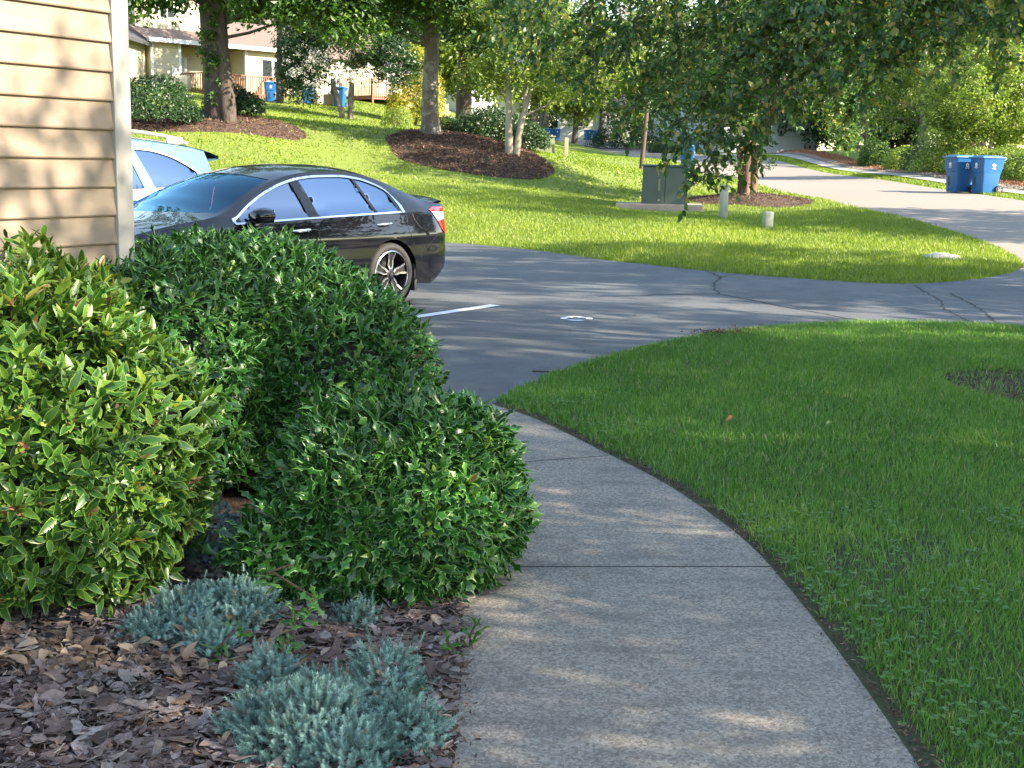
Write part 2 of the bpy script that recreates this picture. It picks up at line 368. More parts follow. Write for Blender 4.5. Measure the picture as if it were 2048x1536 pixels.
# ------------------------------------------------------------------ scatter of small templates
def rot_from(normal, spin, along=None):
    """(m,3,3) frames: local x spins about the normal, local z is the normal"""
    n = normal / (np.linalg.norm(normal, axis=1, keepdims=True) + 1e-9)
    a = np.cross(n, np.tile([0.3, 0.2, 0.93], (len(n), 1))); a /= np.linalg.norm(a, axis=1, keepdims=True) + 1e-9; b = np.cross(n, a)
    x = a * np.cos(spin)[:, None] + b * np.sin(spin)[:, None]; y = np.cross(n, x)
    return np.stack([x, y, n], 2)
def frames(xdir, up):
    x = xdir / (np.linalg.norm(xdir, axis=1, keepdims=True) + 1e-9); y = np.cross(up, x); y /= np.linalg.norm(y, axis=1, keepdims=True) + 1e-9
    return np.stack([x, y, np.cross(x, y)], 2)
def scatter(name, T, pos, Rm, sc, mat, parent=None, smooth=False, rnd=None, **kw):
    V, Fs, E = T; m = len(pos); n = len(V)
    sc = np.asarray(sc, float); sc = np.repeat(sc[:, None], 3, 1) if sc.ndim == 1 else sc
    P = np.einsum('mij,mnj->mni', Rm, V[None] * sc[:, None, :]) + pos[:, None, :]
    off = (np.arange(m) * n)[:, None, None]; faces = [(f[None] + off).reshape(-1, f.shape[1]) for f in Fs]
    rnd = RS.rand(m) if rnd is None else np.clip(rnd, 0, 1)
    o = np_mesh(name, P.reshape(-1, 3), faces, mat, parent, smooth, {'rnd': np.repeat(rnd, n), 'edge': np.tile(E, m)})
    return tag(o, **kw)
def t_blade():
    V = np.array([[-.5, 0, 0], [.5, 0, 0], [-.36, .10, .5], [.36, .10, .5], [0, .42, 1.]]); return V, [np.array([[0, 1, 3, 2]]), np.array([[2, 3, 4]])], np.zeros(5)
def t_blade1():
    V = np.array([[-.5, 0, 0], [.5, 0, 0], [0, .35, 1.]]); return V, [np.array([[0, 1, 2]])], np.zeros(3)
def t_leaf(w=.42, fold=.25, curl=.12):
    V = []; xs = [0, .22, .5, .8, 1.]; ws = [.03, .8, 1., .6, 0]
    for x, k in zip(xs, ws):
        z = -curl * x * x * 1.6
        V += [(x, 0, z)] + ([(x, w / 2 * k, z + fold * w / 2 * k), (x, -w / 2 * k, z + fold * w / 2 * k)] if k else [])
    q = [];
    for i in range(3):
        a, b = 3 * i, 3 * i + 3; q += [[a, b, b + 1, a + 1], [a + 2, b + 2, b, a]]
    tr = [[9, 12, 10], [11, 12, 9]]; E = [0, 1, 1] * 4 + [1]
    return np.array(V, float), [np.array(q), np.array(tr)], np.array(E, float)
def t_rhomb(w=.55):
    V = np.array([[0, 0, 0], [.5, w / 2, .10], [1, 0, -.06], [.5, -w / 2, .10]]); return V, [np.array([[0, 1, 2], [0, 2, 3]])], np.array([0, 1., 1., 1.])
def t_holly():
    xs = [0., .15, .30, .48, .66, .84, .97]; ws = [.03, .25, .11, .13, .13, .30, .07]; ins = [.02, .10, .08, .10, .10, .11, .05]
    V = []; E = []
    for x, w, i in zip(xs, ws, ins):
        zc = -.16 * x * x
        sp = w > .3; xo = x + (.07 if sp and x > .5 else -.02 if sp else 0)
        V += [(x, 0, zc - .02), (x, i, zc + .03), (x, -i, zc + .03), (xo, w, zc + .09 if sp else zc - .02), (xo, -w, zc + .09 if sp else zc - .02)]; E += [0, .45, .45, 1, 1]
    V.append((1.20, 0, -.30)); E.append(1); q = []
    for k in range(6):
        a, b = 5 * k, 5 * k + 5; q += [[a, b, b + 1, a + 1], [a + 1, b + 1, b + 3, a + 3], [a + 2, b + 2, b, a], [a + 4, b + 4, b + 2, a + 2]]
    a = 30; tr = [[a, 35, a + 1], [a + 1, 35, a + 3], [a + 2, 35, a], [a + 4, 35, a + 2]]
    return np.array(V, float), [np.array(q), np.array(tr)], np.array(E)
def t_shoot(n=30):
    V = []; Fc = []; E = []; rs = np.random.RandomState(3)
    for k in range(n):
        h = k / n; a = k * 2.4; r = .34 * (1 - .45 * h ** 2) * (.8 + .4 * rs.rand()); d = np.array([math.cos(a), math.sin(a), 0]); s = np.array([-math.sin(a), math.cos(a), 0])
        b = np.array([0, 0, h * .88]); b0 = len(V); up = np.array([0, 0, .20]); w = .055
        V += [b - s * w, b + s * w, b + d * r + up * .9 + s * w * .2]; E += [.0, .0, 1.0]; Fc.append([b0, b0 + 1, b0 + 2])
    return np.array(V), [np.array(Fc)], np.array(E)
def t_chip(seed, curl=.12, k=6):
    rs = np.random.RandomState(seed); a = np.sort(rs.rand(k) * .5 + np.arange(k)) * 2 * PI / k; r = .30 + .34 * rs.rand(k)
    top = np.stack([np.cos(a) * r, np.sin(a) * r * .62, curl * np.cos(a) ** 2 + .05], 1); bot = top - [0, 0, .07]
    V = np.concatenate([top, bot, [[0, 0, .05]]]); tr = [[2 * k, i, (i + 1) % k] for i in range(k)]; q = [[i, k + i, k + (i + 1) % k, (i + 1) % k] for i in range(k)]
    return V, [np.array(q), np.array(tr)], np.zeros(len(V))
# ------------------------------------------------------------------ terrain
CP = [W(*q) for q in [(880, 485, 23.5), (1300, 530, 19.6), (1640, 400, 33.3), (1520, 372, 41), (1385, 340, 57), (2048, 402, 34), (1870, 378, 41), (1530, 318, 68),
      (1350, 300, 105), (1283, 318, 80), (1150, 293, 112), (1150, 279, 132), (1100, 273, 130), (1300, 425, 31.5), (1535, 456, 25), (1490, 404, 33.5), (1281, 347, 52),
      (862, 285, 39), (450, 250, 37), (300, 262, 36), (560, 204, 74), (680, 211, 72), (800, 262, 54), (770, 212, 76), (1080, 303, 50), (600, 250, 50), (450, 212, 62), (950, 342, 35.5),
      (1000, 400, 29), (1000, 440, 26), (1132, 315, 47), (700, 330, 36), (500, 300, 35), (935, 252, 78), (960, 262, 86), (1121, 288, 112), (1228, 285, 122), (1341, 293, 105), (1153, 299, 98), (1232, 296, 106), (1300, 306, 95), (1201, 303, 97), (1034, 280, 122), (1250, 312, 86), (1100, 301, 72), (1160, 309, 62), (1030, 314, 37.5), (1700, 300, 75), (1960, 345, 50), (850, 240, 76), (1200, 360, 38)]]
CP += [np.array(q, float) for q in [(0, 3, 0), (3, 3, 0), (-3, 3, 0), (0, 8, 0), (-5, 8, 0), (5, 8, 0), (-9, 14, 0), (-4, 12, 0), (0, 14, 0), (4, 15, 0), (8, 12, 0), (8, 18.5, .03), (13, 12, .05), (13, 20, .12), (8, 5, 0), (13, 0, 0), (18, 5, .1), (20, 20, .3), (-15, 3, .3),
       (-13, 22, .25), (-6, 21, .05), (-20, 40, 3.), (-30, 60, 6), (-35, 80, 8), (-20, 95, 7.2), (-5, 100, 5.5), (-5, 140, 4.5), (-45, 30, 3), (20, 60, 1.6), (30, 40, 1.2), (35, 90, 3), (15, 140, 3), (5, -8, 0), (-10, -8, .3), (25, -8, .2), (60, 20, 2), (60, 120, 4), (-60, 140, 12), (2, 24, .28), (5.2, 17.1, .02)]]
CP = np.array(CP); _c = CP[:, :2]
def _phi(r2): return .5 * r2 * np.log(r2 + 1e-9)
_K = _phi(((_c[:, None] - _c[None]) ** 2).sum(2)) + np.eye(len(_c)) * 1.0
_A = np.zeros((len(_c) + 3, len(_c) + 3)); _A[:-3, :-3] = _K; _A[:-3, -3:] = np.c_[np.ones(len(_c)), _c]; _A[-3:, :-3] = _A[:-3, -3:].T
_w = np.linalg.solve(_A, np.r_[CP[:, 2], 0, 0, 0])
MOUNDS = []                                                     # (x, y, rx, ry, h) raised beds
def zf(x, y):
    x = np.atleast_1d(np.asarray(x, float)); y = np.atleast_1d(np.asarray(y, float)); xc = np.clip(x, -55, 55); yc = np.clip(y, -6, 145)
    r2 = (xc[:, None] - _c[None, :, 0]) ** 2 + (yc[:, None] - _c[None, :, 1]) ** 2
    z = _phi(r2) @ _w[:-3] + _w[-3] + _w[-2] * xc + _w[-1] * yc
    k = np.clip((y - 12.5) / 4.5, 0, 1); k2 = np.clip((np.abs(x) - 6) / 5, 0, 1) * np.clip((y - 6) / 5, 0, 1); k = np.maximum(k, k2 * .0); z = z * k * k * (3 - 2 * k)
    for a, b, rx, ry, h in MOUNDS: z = z + h * np.exp(-(((x - a) / rx) ** 2 + ((y - b) / ry) ** 2))
    return z
def Z(x, y): return float(zf(x, y)[0])
def gp(px, py, y0, y1, n=240):
    """where the view line of a pixel meets the terrain between two distances"""
    ys = np.linspace(y0, y1, n); P = np.array([W(px, py, y) for y in ys]); d = P[:, 2] - zf(P[:, 0], P[:, 1]); k = np.where(d <= 0)[0]
    return P[k[0]] if len(k) else P[np.argmin(np.abs(d))]

# outlines (world, metres)
pr = [G(x, y)[:2] for x, y in [(1990, 1750), (1840, 1536), (1712, 1350), (1598, 1200), (1500, 1090), (1400, 1012), (1310, 955), (1210, 905), (1130, 865), (1060, 833), (985, 808)]]
pr = smooth_line([(1.12, 1.2)] + pr, 5)
tan = np.gradient(pr, axis=0); tan /= np.linalg.norm(tan, axis=1, keepdims=True); pl = pr + np.stack([-tan[:, 1], tan[:, 0]], 1) * 1.22
k = np.argmin(np.abs(pl[:, 1] - (pr[-1, 1] + .35))); pl = pl[:max(k, len(pl) - 1) + 1]
PATH = np.concatenate([pr, pl[::-1]])
PATH_END = (pr[-1], pl[-1])
lot_near = [pl[-1]] + [pr[-1]] + [G(x, y)[:2] for x, y in [(1060, 768), (1150, 734), (1240, 708), (1330, 686), (1400, 672), (1480, 662), (1600, 651), (1720, 646), (1850, 646), (1960, 650), (2048, 655)]]
lot_near = np.concatenate([lot_near[:2], smooth_line(lot_near[1:] + [np.array([6.6, 12.3]), np.array([7.6, 11.0]), np.array([7.95, 8.5])], 4)[1:]])
isl = [(880, 485), (1000, 494), (1100, 505), (1200, 519), (1300, 532), (1400, 543), (1500, 552), (1600, 560), (1720, 566), (1830, 568), (1930, 562), (2000, 552), (2043, 538), (2040, 522), (1990, 494), (1900, 462), (1800, 433), (1640, 398), (1520, 371)]
isl_w = [gp(x, y, 12, 60)[:2] for x, y in isl]
ROADX0, ROADX1 = 7.95, 13.2
road_l = [np.array(q) for q in [(7.75, 50.), (7.75, 62.), (7.6, 80.), (6.6, 97.), (4.2, 112.), (0.5, 124.), (-6, 136.), (-20, 150.)]]
isl_all = smooth_line([np.array([-16., 26.6]), np.array([-8., 24.9]), np.array([-4., 24.0])] + isl_w + road_l, 4)
lot_far = isl_all
road_r = smooth_line([(13.2, -40), (13.2, 0), (13.2, 20), (13.2, 34), (13.2, 60), (13.2, 85), (12.2, 105), (9.0, 122), (4, 134), (-3, 144), (-18, 158)], 5)
# everything paved: lot + drive + street, one outline
tip = int(np.argmax(isl_all[:, 0] - .02 * np.abs(isl_all[:, 1] - 20)))
LOT = np.concatenate([[(-16., 9.5)], [(-4.6, 8.6)], lot_near, [(7.95, 13.0)], [(7.95, 19.6)], isl_all[:tip + 1][::-1]])
k0 = int(np.argmin(np.abs(isl_all[:, 1] - 19.6) + (isl_all[:, 0] < 6) * 99))
LOT = np.concatenate([[(-16., 9.5)], [(-4.6, 8.6)], lot_near, isl_all[:k0 + 1][::-1]])
ROAD = np.concatenate([[(7.95, -40.)], [lot_near[-1]], isl_all[k0:], road_r[::-1]])
BED = np.array([[-14, 1.0], [pl[0][0], 1.2]] + [tuple(p) for p in pl[1:]] + [(-4.6, 8.6), (-14, 9.4)])   # bed between the house, the walk and the lot
def blob(cx, cy, rx, ry, rot=0, n=28, amp=.14, seed=0):
    rs = np.random.RandomState(seed); ph = rs.rand(4) * 6.3; out = []
    for k in range(n):
        a = 2 * PI * k / n; r = 1 + amp * (math.sin(2 * a + ph[0]) + .6 * math.sin(3 * a + ph[1]) + .4 * math.sin(5 * a + ph[2]))
        x, y = rx * r * math.cos(a), ry * r * math.sin(a); out.append((cx + x * math.cos(rot) - y * math.sin(rot), cy + x * math.sin(rot) + y * math.cos(rot)))
    return np.array(out)
def blobpx(pts, y0, y1): return smooth_line([gp(x, y, y0, y1)[:2] for x, y in pts] + [gp(*pts[0], y0, y1)[:2]], 3)[:-1]
def world_pts(pts): return np.array([W(*p)[:2] for p in pts])
t_island = gp(862, 283, 36, 43); t_oak = gp(450, 250, 34, 40); t_crape = gp(1490, 403, 30, 37)
BEDS = {'island': smooth_line(list(world_pts([(770, 306, 38.5), (800, 325, 36.5), (900, 338, 35.3), (1000, 343, 34.8), (1080, 343, 35.2), (1110, 335, 36.8), (1075, 310, 38.6), (1010, 300, 40.6), (930, 280, 42.4), (880, 272, 42.0), (840, 280, 40.5)])) + [W(770, 306, 38.5)[:2]], 3)[:-1],
        'oak': blob(t_oak[0] - 1.6, t_oak[1] + .6, 3.6, 2.0, 0, seed=2), 'crape': blob(t_crape[0] + .1, t_crape[1] - .1, 1.55, 1.7, 0, seed=3), 'bush': blob(*gp(830, 263, 48, 60)[:2], 2.2, 1.7, seed=4),
        'near': blob(4.35, 9.15, 1.02, 1.15, 0, seed=5)}
MOUNDS += [(W(925, 300, 41)[0], 39.5, 3.2, 2.6, .27), (t_oak[0] - 1, t_oak[1] + .5, 3.2, 1.8, .22), (t_crape[0], t_crape[1], 1.1, 1.2, .22), (4.4, 9.4, .8, .8, .05)]
# joints across the walk
def joint(px0, py0, px1, py1, w=.015):
    a, b = G(px0, py0)[:2], G(px1, py1)[:2]; d = (b - a) / np.linalg.norm(b - a); n = np.array([-d[1], d[0]]) * w / 2; return np.array([a - n, b - n, b + n, a + n])
JOINTS = [joint(820, 941, 1216, 911), joint(880, 1133, 1541, 1133), joint(640, 830, 1030, 818)]

cells = []
for x0, x1, y0, y1, s in [(-6, 9, 2, 14, .5), (-16, 20, 2, 50, 1.), (-60, 60, -12, 160, 3.5), (-420, 420, -60, 700, 45)]:
    gx, gy = np.meshgrid(np.arange(x0, x1 + .01, s), np.arange(y0, y1 + .01, s)); g = np.stack([gx.ravel(), gy.ravel()], 1)
    for q in cells:
        g = g[~((g[:, 0] > q[1] - q[5] * .4) & (g[:, 0] < q[2] + q[5] * .4) & (g[:, 1] > q[3] - q[5] * .4) & (g[:, 1] < q[4] + q[5] * .4))]
    g = g + (RS.rand(*g.shape) - .5) * s * .25; cells.append((g, x0, x1, y0, y1, s))
pts = np.concatenate([q[0] for q in cells])
near_step = lambda a: .18 if a[1] < 12 and abs(a[0]) < 8 else .45 if a[1] < 40 else 2.5
loops = [densify(p, near_step) for p in [PATH, LOT, ROAD, BED] + list(BEDS.values()) + JOINTS]
V2, T2 = cdt(pts, loops); cen = V2[T2].mean(1); Vz = np.c_[V2, zf(V2[:, 0], V2[:, 1])]
reg = np.full(len(T2), 'lawn', dtype='<U8')
NEARP = np.array([tuple(p) for p in pr] + [tuple(p) for p in lot_near[2:]] + [(7.95, 2.0), (3.0, .6)])
reg[inside(cen, NEARP)] = 'nlawn'
for nm, pg in [('bed', BED), ('road', ROAD), ('lot', LOT)]: reg[inside(cen, pg)] = nm
for nm, pg in BEDS.items(): reg[inside(cen, pg) & np.isin(reg, ['lawn', 'nlawn'])] = 'mulch'
reg[inside(cen, PATH)] = 'path'
for j in JOINTS: reg[inside(cen, j) & (reg == 'path')] = 'joint'
def region(names, oname, mat, dz=0, **kw):
    k = np.isin(reg, names); f = T2[k]; used = np.unique(f); rm = np.full(len(V2), -1); rm[used] = np.arange(len(used))
    v = Vz[used].copy(); v[:, 2] += dz; mi = np.isin(reg[k], ['joint', 'nlawn']).astype(int)
    return tag(np_mesh(oname, v, rm[f], mat, smooth=True, midx=mi if len(mat) > 1 else None), kind='structure', **kw)
region(['lawn', 'nlawn'], 'lawn', [M['lawn'], M['turf_soil']], 0)
region(['path', 'joint'], 'walkway', [M['concrete'], M['joint_dirt']])
region(['bed', 'mulch'], 'mulch_beds', [M['mulch_soil']])
lot_ob = region(['lot'], 'parking_lot', [M['asphalt']])
region(['road'], 'road', [M['old_asphalt']])

# cracks in the asphalt, a few millimetres proud, one sheet with the look of sealed cracks
def ribbon(pts, w, dz, jitter=0.0, step=.12):
    P = densify(smooth_line(pts, 6), step, closed=False)
    if jitter: P = P + np.cumsum(RS.randn(*P.shape), 0) * jitter * .25 + RS.randn(*P.shape) * jitter
    t_ = np.gradient(P, axis=0); t_ /= np.linalg.norm(t_, axis=1, keepdims=True) + 1e-9; n = np.stack([-t_[:, 1], t_[:, 0]], 1); ww = (w * (.6 + .8 * RS.rand(len(P))))[:, None] if jitter else w
    L, R = P + n * ww / 2, P - n * ww / 2; v = np.concatenate([L, R]); v = np.c_[v, zf(v[:, 0], v[:, 1]) + dz]; m = len(P)
    return v, np.array([[i, i + 1, m + i + 1, m + i] for i in range(m - 1)])
cr_v, cr_f = [], []
for line, w in [([(1200, 594), (1330, 590), (1440, 589), (1560, 612), (1650, 628), (1760, 648)], .025), ([(1440, 589), (1428, 570), (1440, 556), (1424, 546)], .03), ([(1900, 588), (1945, 612), (1985, 640), (2000, 655)], .026),
                ([(1830, 572), (1880, 600), (1890, 618), (1945, 648)], .02), ([(1424, 546), (1408, 541)], .015), ([(1440, 556), (1470, 548)], .012), ([(950, 588), (1060, 592), (1200, 600), (1300, 604)], .010)]:
    v, f = ribbon([gp(x, y, 9, 30)[:2] for x, y in line], w, .004, .012); cr_f.append(f + sum(len(q) for q in cr_v)); cr_v.append(v)
np_mesh('asphalt_cracks', np.concatenate(cr_v), np.concatenate(cr_f), M['asphalt_crack'], lot_ob)
# parking stripe
a, b = G(820, 636)[:2], G(985, 611.5)[:2]; d = (b - a) / np.linalg.norm(b - a); a = a - d * 1.9; b = b + d * .05
v, f = ribbon([a, (a + b) / 2, b], .14, .005); tag(np_mesh('parking_stripe', v, f, M['road_paint']), 'straight white painted stripe beside the black sedan on the dark asphalt', 'road marking')
mk = MB()
def paint_arc(cx, cy, rx, ry, a0, a1, w, n=12):
    pts = []
    for k in range(n + 1):
        a_ = rad(a0 + (a1 - a0) * k / n); pts.append((cx + rx * math.cos(a_), cy + ry * math.sin(a_)))
    v, f = ribbon(pts, w, .005); mk.add(v, f.tolist())
mc = G(1154, 638)[:2]
paint_arc(mc[0] - .01, mc[1] + .06, .07, .09, 15, 175, .08); paint_arc(mc[0] - .02, mc[1] - .10, .06, .04, 190, 350, .07); paint_arc(mc[0] + .10, mc[1] + .02, .025, .07, 130, -40, .065); paint_arc(mc[0] - .10, mc[1] - .0, .03, .05, 80, 260, .075)
mk.build('painted_number', M['road_paint'], recalc=False, label='worn white painted stall number on the asphalt left of the grass', cat='road marking')

# ------------------------------------------------------------------ grass
def sample_poly(poly, n):
    mn, mx = poly.min(0), poly.max(0); p = mn + RS.rand(n, 2) * (mx - mn); return p[inside(p, poly)]
def edge_dist(P, line):
    L = densify(line, .12, closed=False); d = np.full(len(P), 9.)
    for i in range(0, len(P), 20000): d[i:i + 20000] = np.sqrt(((P[i:i + 20000, None] - L[None]) ** 2).sum(2).min(1))
    return d
def vnoise(P, s, seed=0):
    rs = np.random.RandomState(seed); r = np.zeros(len(P))
    for k in range(5): a = rs.rand() * 6.3; w = (1.6 ** k) / s; r += np.sin(P[:, 0] * math.cos(a) * w + P[:, 1] * math.sin(a) * w + rs.rand() * 6.3) / (1.2 ** k)
    return r / 2.5
def grass(name, P, hmin, hmax, w, mat, T, lean=.35, hmul=None):
    m = len(P); z = zf(P[:, 0], P[:, 1]); nz = vnoise(P, .9, 1) * .5 + vnoise(P, .25, 2) * .35; nz2 = vnoise(P, 2.5, 5)
    az = RS.rand(m) * 2 * PI; up = np.stack([RS.randn(m) * lean, RS.randn(m) * lean, np.ones(m)], 1); up /= np.linalg.norm(up, axis=1, keepdims=True)
    xd = np.stack([np.cos(az), np.sin(az), np.zeros(m)], 1); xd -= up * (xd * up).sum(1)[:, None]; xd /= np.linalg.norm(xd, axis=1, keepdims=True); yd = np.cross(up, xd)
    h = (hmin + (hmax - hmin) * RS.rand(m)) * (1 + .3 * nz); h = h if hmul is None else h * hmul
    r = np.clip(.42 + .22 * nz + .16 * nz2 + .2 * RS.randn(m), 0, .93); r = np.where(RS.rand(m) < .035, 1., r)
    return scatter(name, T, np.c_[P, z - .004], np.stack([xd, yd, up], 2), np.c_[w * (.7 + .6 * RS.rand(m)), h * .9, h], M[mat], rnd=r)
view = lambda P, pad=.6: (np.abs(P[:, 0] - .0) < .40 * P[:, 1] + pad)
NEAR = np.array([tuple(p) for p in pr] + [tuple(p) for p in lot_near[2:]] + [(7.95, 2.0), (1.8, 1.2)])
def shadeclear(P): return ~(inside(P, BEDS['near']) & (RS.rand(len(P)) > .12))
def bare(P, seed=8): return ((vnoise(P, .5, seed) + .5 * vnoise(P, .17, seed + 1)) < .9) | (RS.rand(len(P)) < .38)
g1 = sample_poly(np.array([(0.3, 2.2), (5.2, 2.2), (5.2, 6.6), (-.4, 6.6)]), 260000); g1 = g1[inside(g1, NEAR) & view(g1, 2.0) & bare(g1)]; g1 = g1[view(g1, .35) | (RS.rand(len(g1)) < .45)]
g2 = sample_poly(np.array([(-.6, 6.6), (7.9, 6.6), (7.9, 13.6), (-.6, 13.6)]), 420000); g2 = g2[inside(g2, NEAR) & view(g2, 2.6) & shadeclear(g2) & bare(g2)]
for nm, g, wd_, hh in (('a', g1, .0042, (.028, .078)), ('b', g2, .0062, (.03, .075))):
    d1 = edge_dist(g, pr); keep = (d1 > .02 + .03 * (vnoise(g, .07, 9) + 1)) & (RS.rand(len(g)) < np.clip(.25 + (d1 - .03) * 7, 0, 1)); g = g[keep]
    if nm == 'a': ga = g
    else: gb = g
near_g = grass('near_grass', ga, .022, .064, .0042, 'grass_near', t_blade()); tag(near_g, kind='stuff', label='shaded green lawn grass beside the curving walk', cat='grass')
mid_g = grass('middle_grass', gb, .024, .062, .0064, 'grass_near', t_blade()); tag(mid_g, kind='stuff', label='shaded green lawn grass between the walk and the dark asphalt', cat='grass')
ISL = isl_all
def offroad(P):
    k = ~inside(P, LOT) & ~inside(P, ROAD)
    for nm, pg in BEDS.items(): k &= ~(inside(P, pg) & (RS.rand(len(P)) > .03))
    return k
g3 = sample_poly(np.array([(-4.5, 16.6), (8.2, 16.6), (13.5, 34), (-12, 34)], float), 560000); dens = np.clip(22. / g3[:, 1], .3, 1) ** 1.5; g3 = g3[view(g3, .5) & (RS.rand(len(g3)) < dens)]; g3 = g3[offroad(g3)]; g3 = g3[g3[:, 0] < 9.5]
tag(grass('island_grass', g3, .035, .085, .014, 'grass_far', t_blade1()), kind='stuff', label='sunlit and shaded lawn grass on the island beyond the asphalt', cat='grass')
g4 = sample_poly(np.array([(-15, 30), (8.2, 30), (14, 84), (-34, 84)], float), 330000); g4 = g4[view(g4, .5)]; g4 = g4[(g4[:, 1] > 33 + RS.rand(len(g4)) * 2)]; g4 = g4[offroad(g4)]; g4 = g4[g4[:, 0] < 9]
tag(grass('hillside_grass', g4, .035, .09, .05, 'grass_far', t_blade1(), lean=.5), kind='stuff', label='bright lawn grass climbing the slope towards the houses', cat='grass')
verge = np.concatenate([sample_poly(np.array([(13.25, 15), (14.15, 15), (14.15, 90), (13.25, 90)], float), 26000), sample_poly(np.array([(15.4, 30), (25, 30), (25, 44), (15.4, 44)], float), 9000)])
tag(grass('verge_grass', verge, .04, .10, .03, 'grass_far', t_blade1(), lean=.5), kind='stuff', label='narrow strip of bright grass along the far edge of the street', cat='grass')
CLV = np.concatenate([c_ + RS.randn(48, 2) * s_ for c_, s_ in [(G(px, py)[:2], .10 + .05 * RS.rand()) for px, py in [(1560, 1130), (1500, 1060), (1620, 1180), (1760, 1290), (1840, 1120), (1700, 1040), (1930, 1210), (1250, 870), (1120, 815), (2000, 1060), (1880, 1400), (1980, 1480), (1690, 1230)]]])
CLV = CLV[inside(CLV, NEAR)]; CLV = np.repeat(CLV, 3, 0); n_ = len(CLV); an = np.tile([0, 2.1, 4.2], n_ // 3) + np.repeat(RS.rand(n_ // 3) * 6.28, 3); hh = np.repeat(.035 + .03 * RS.rand(n_ // 3), 3)
tag(scatter('clover', t_rhomb(.9), np.c_[CLV, hh], frames(np.stack([np.cos(an), np.sin(an), np.full(n_, .1)], 1), np.tile([0, 0, 1.], (n_, 1))), .013 + .006 * RS.rand(n_), M['grass_near'], rnd=np.clip(.35 + .2 * RS.randn(n_), 0, .9)), kind='stuff', label='small clover leaves in patches between the grass blades by the walk', cat='clover')
# ground ivy and clover leaves low at the walk's edge
# ------------------------------------------------------------------ vehicles
def curve(pts):
    P = sorted(pts); X = np.array([p[0] for p in P]); Yv = np.array([p[1] for p in P]); d = np.diff(Yv) / np.diff(X); m = np.zeros(len(X))
    m[0], m[-1] = d[0], d[-1]
    for i in range(1, len(X) - 1):
        m[i] = 0 if d[i - 1] * d[i] <= 0 else 2 * d[i - 1] * d[i] / (d[i - 1] + d[i])
    def f(x):
        x = min(max(x, X[0]), X[-1]); i = min(max(int(np.searchsorted(X, x)) - 1, 0), len(X) - 2); h = X[i + 1] - X[i]; t = (x - X[i]) / h
        return (2 * t ** 3 - 3 * t * t + 1) * Yv[i] + (t ** 3 - 2 * t * t + t) * h * m[i] + (-2 * t ** 3 + 3 * t * t) * Yv[i + 1] + (t ** 3 - t * t) * h * m[i + 1]
    return f
t = NT('black_paint'); t.set((.003, .003, .005), .3, **{'Coat Weight': 1.0, 'Coat Roughness': .015, 'Specular IOR Level': .05}); M['black_paint'] = t.m
t = NT('blue_paint'); t.set(t.mix(t.noise(3), (.085, .18, .28), (.09, .19, .30)), .35, .35, **{'Coat Weight': 1.0, 'Coat Roughness': .04}); M['blue_paint'] = t.m
simple('chrome', (.75, .76, .78), .12, 1., var=.02); simple('gloss_black', (.006, .006, .007), .12, var=.0); simple('seat_fabric', (.018, .018, .02), .8); simple('seam', (.0015, .0015, .002), .6)
simple('rim_silver', (.62, .63, .65), .22, 1., var=.03); simple('rim_black', (.010, .010, .011), .35); simple('mud_flap', (.05, .052, .053), .5)
t = NT('auto_glass'); t.set((.45, .50, .52), .0, **{'Transmission Weight': 1.0, 'IOR': 1.5}); gl = t.n('ShaderNodeBsdfGlossy'); gl.inputs['Roughness'].default_value = .01; gl.inputs[0].default_value = (.22, .25, .31, 1)
tp = t.n('ShaderNodeBsdfTransparent'); tp.inputs[0].default_value = (.20, .24, .27, 1); lw = t.n('ShaderNodeFresnel'); lw.inputs[0].default_value = 1.65; mx = t.n('ShaderNodeMixShader'); t.l(lw.outputs[0], mx.inputs[0]); t.l(tp.outputs[0], mx.inputs[1]); t.l(gl.outputs[0], mx.inputs[2]); t.l(mx.outputs[0], t.out.inputs[0]); M['auto_glass'] = t.m
t = NT('windshield_glass'); gl = t.n('ShaderNodeBsdfGlossy'); gl.inputs['Roughness'].default_value = .01; gl.inputs[0].default_value = (.40, .75, 1, 1)
tp = t.n('ShaderNodeBsdfTransparent'); tp.inputs[0].default_value = (.20, .42, .55, 1); lw = t.n('ShaderNodeFresnel'); lw.inputs[0].default_value = 1.9; mx = t.n('ShaderNodeMixShader'); t.l(lw.outputs[0], mx.inputs[0]); t.l(tp.outputs[0], mx.inputs[1]); t.l(gl.outputs[0], mx.inputs[2]); t.l(mx.outputs[0], t.out.inputs[0]); M['windshield_glass'] = t.m
t = NT('tinted_glass'); gl = t.n('ShaderNodeBsdfGlossy'); gl.inputs['Roughness'].default_value = .01; gl.inputs[0].default_value = (.22, .28, .37, 1)
tp = t.n('ShaderNodeBsdfTransparent'); tp.inputs[0].default_value = (.06, .065, .07, 1); lw = t.n('ShaderNodeFresnel'); lw.inputs[0].default_value = 1.75; mx = t.n('ShaderNodeMixShader'); t.l(lw.outputs[0], mx.inputs[0]); t.l(tp.outputs[0], mx.inputs[1]); t.l(gl.outputs[0], mx.inputs[2]); t.l(mx.outputs[0], t.out.inputs[0]); M['tinted_glass'] = t.m
t = NT('lamp_red'); t.set((.42, .008, .008), .12, **{'Coat Weight': 1.0, 'Emission Strength': 0.0}); M['lamp_red'] = t.m
t = NT('lamp_clear'); t.set((.62, .64, .66), .15, **{'Coat Weight': 1.0}); M['lamp_clear'] = t.m

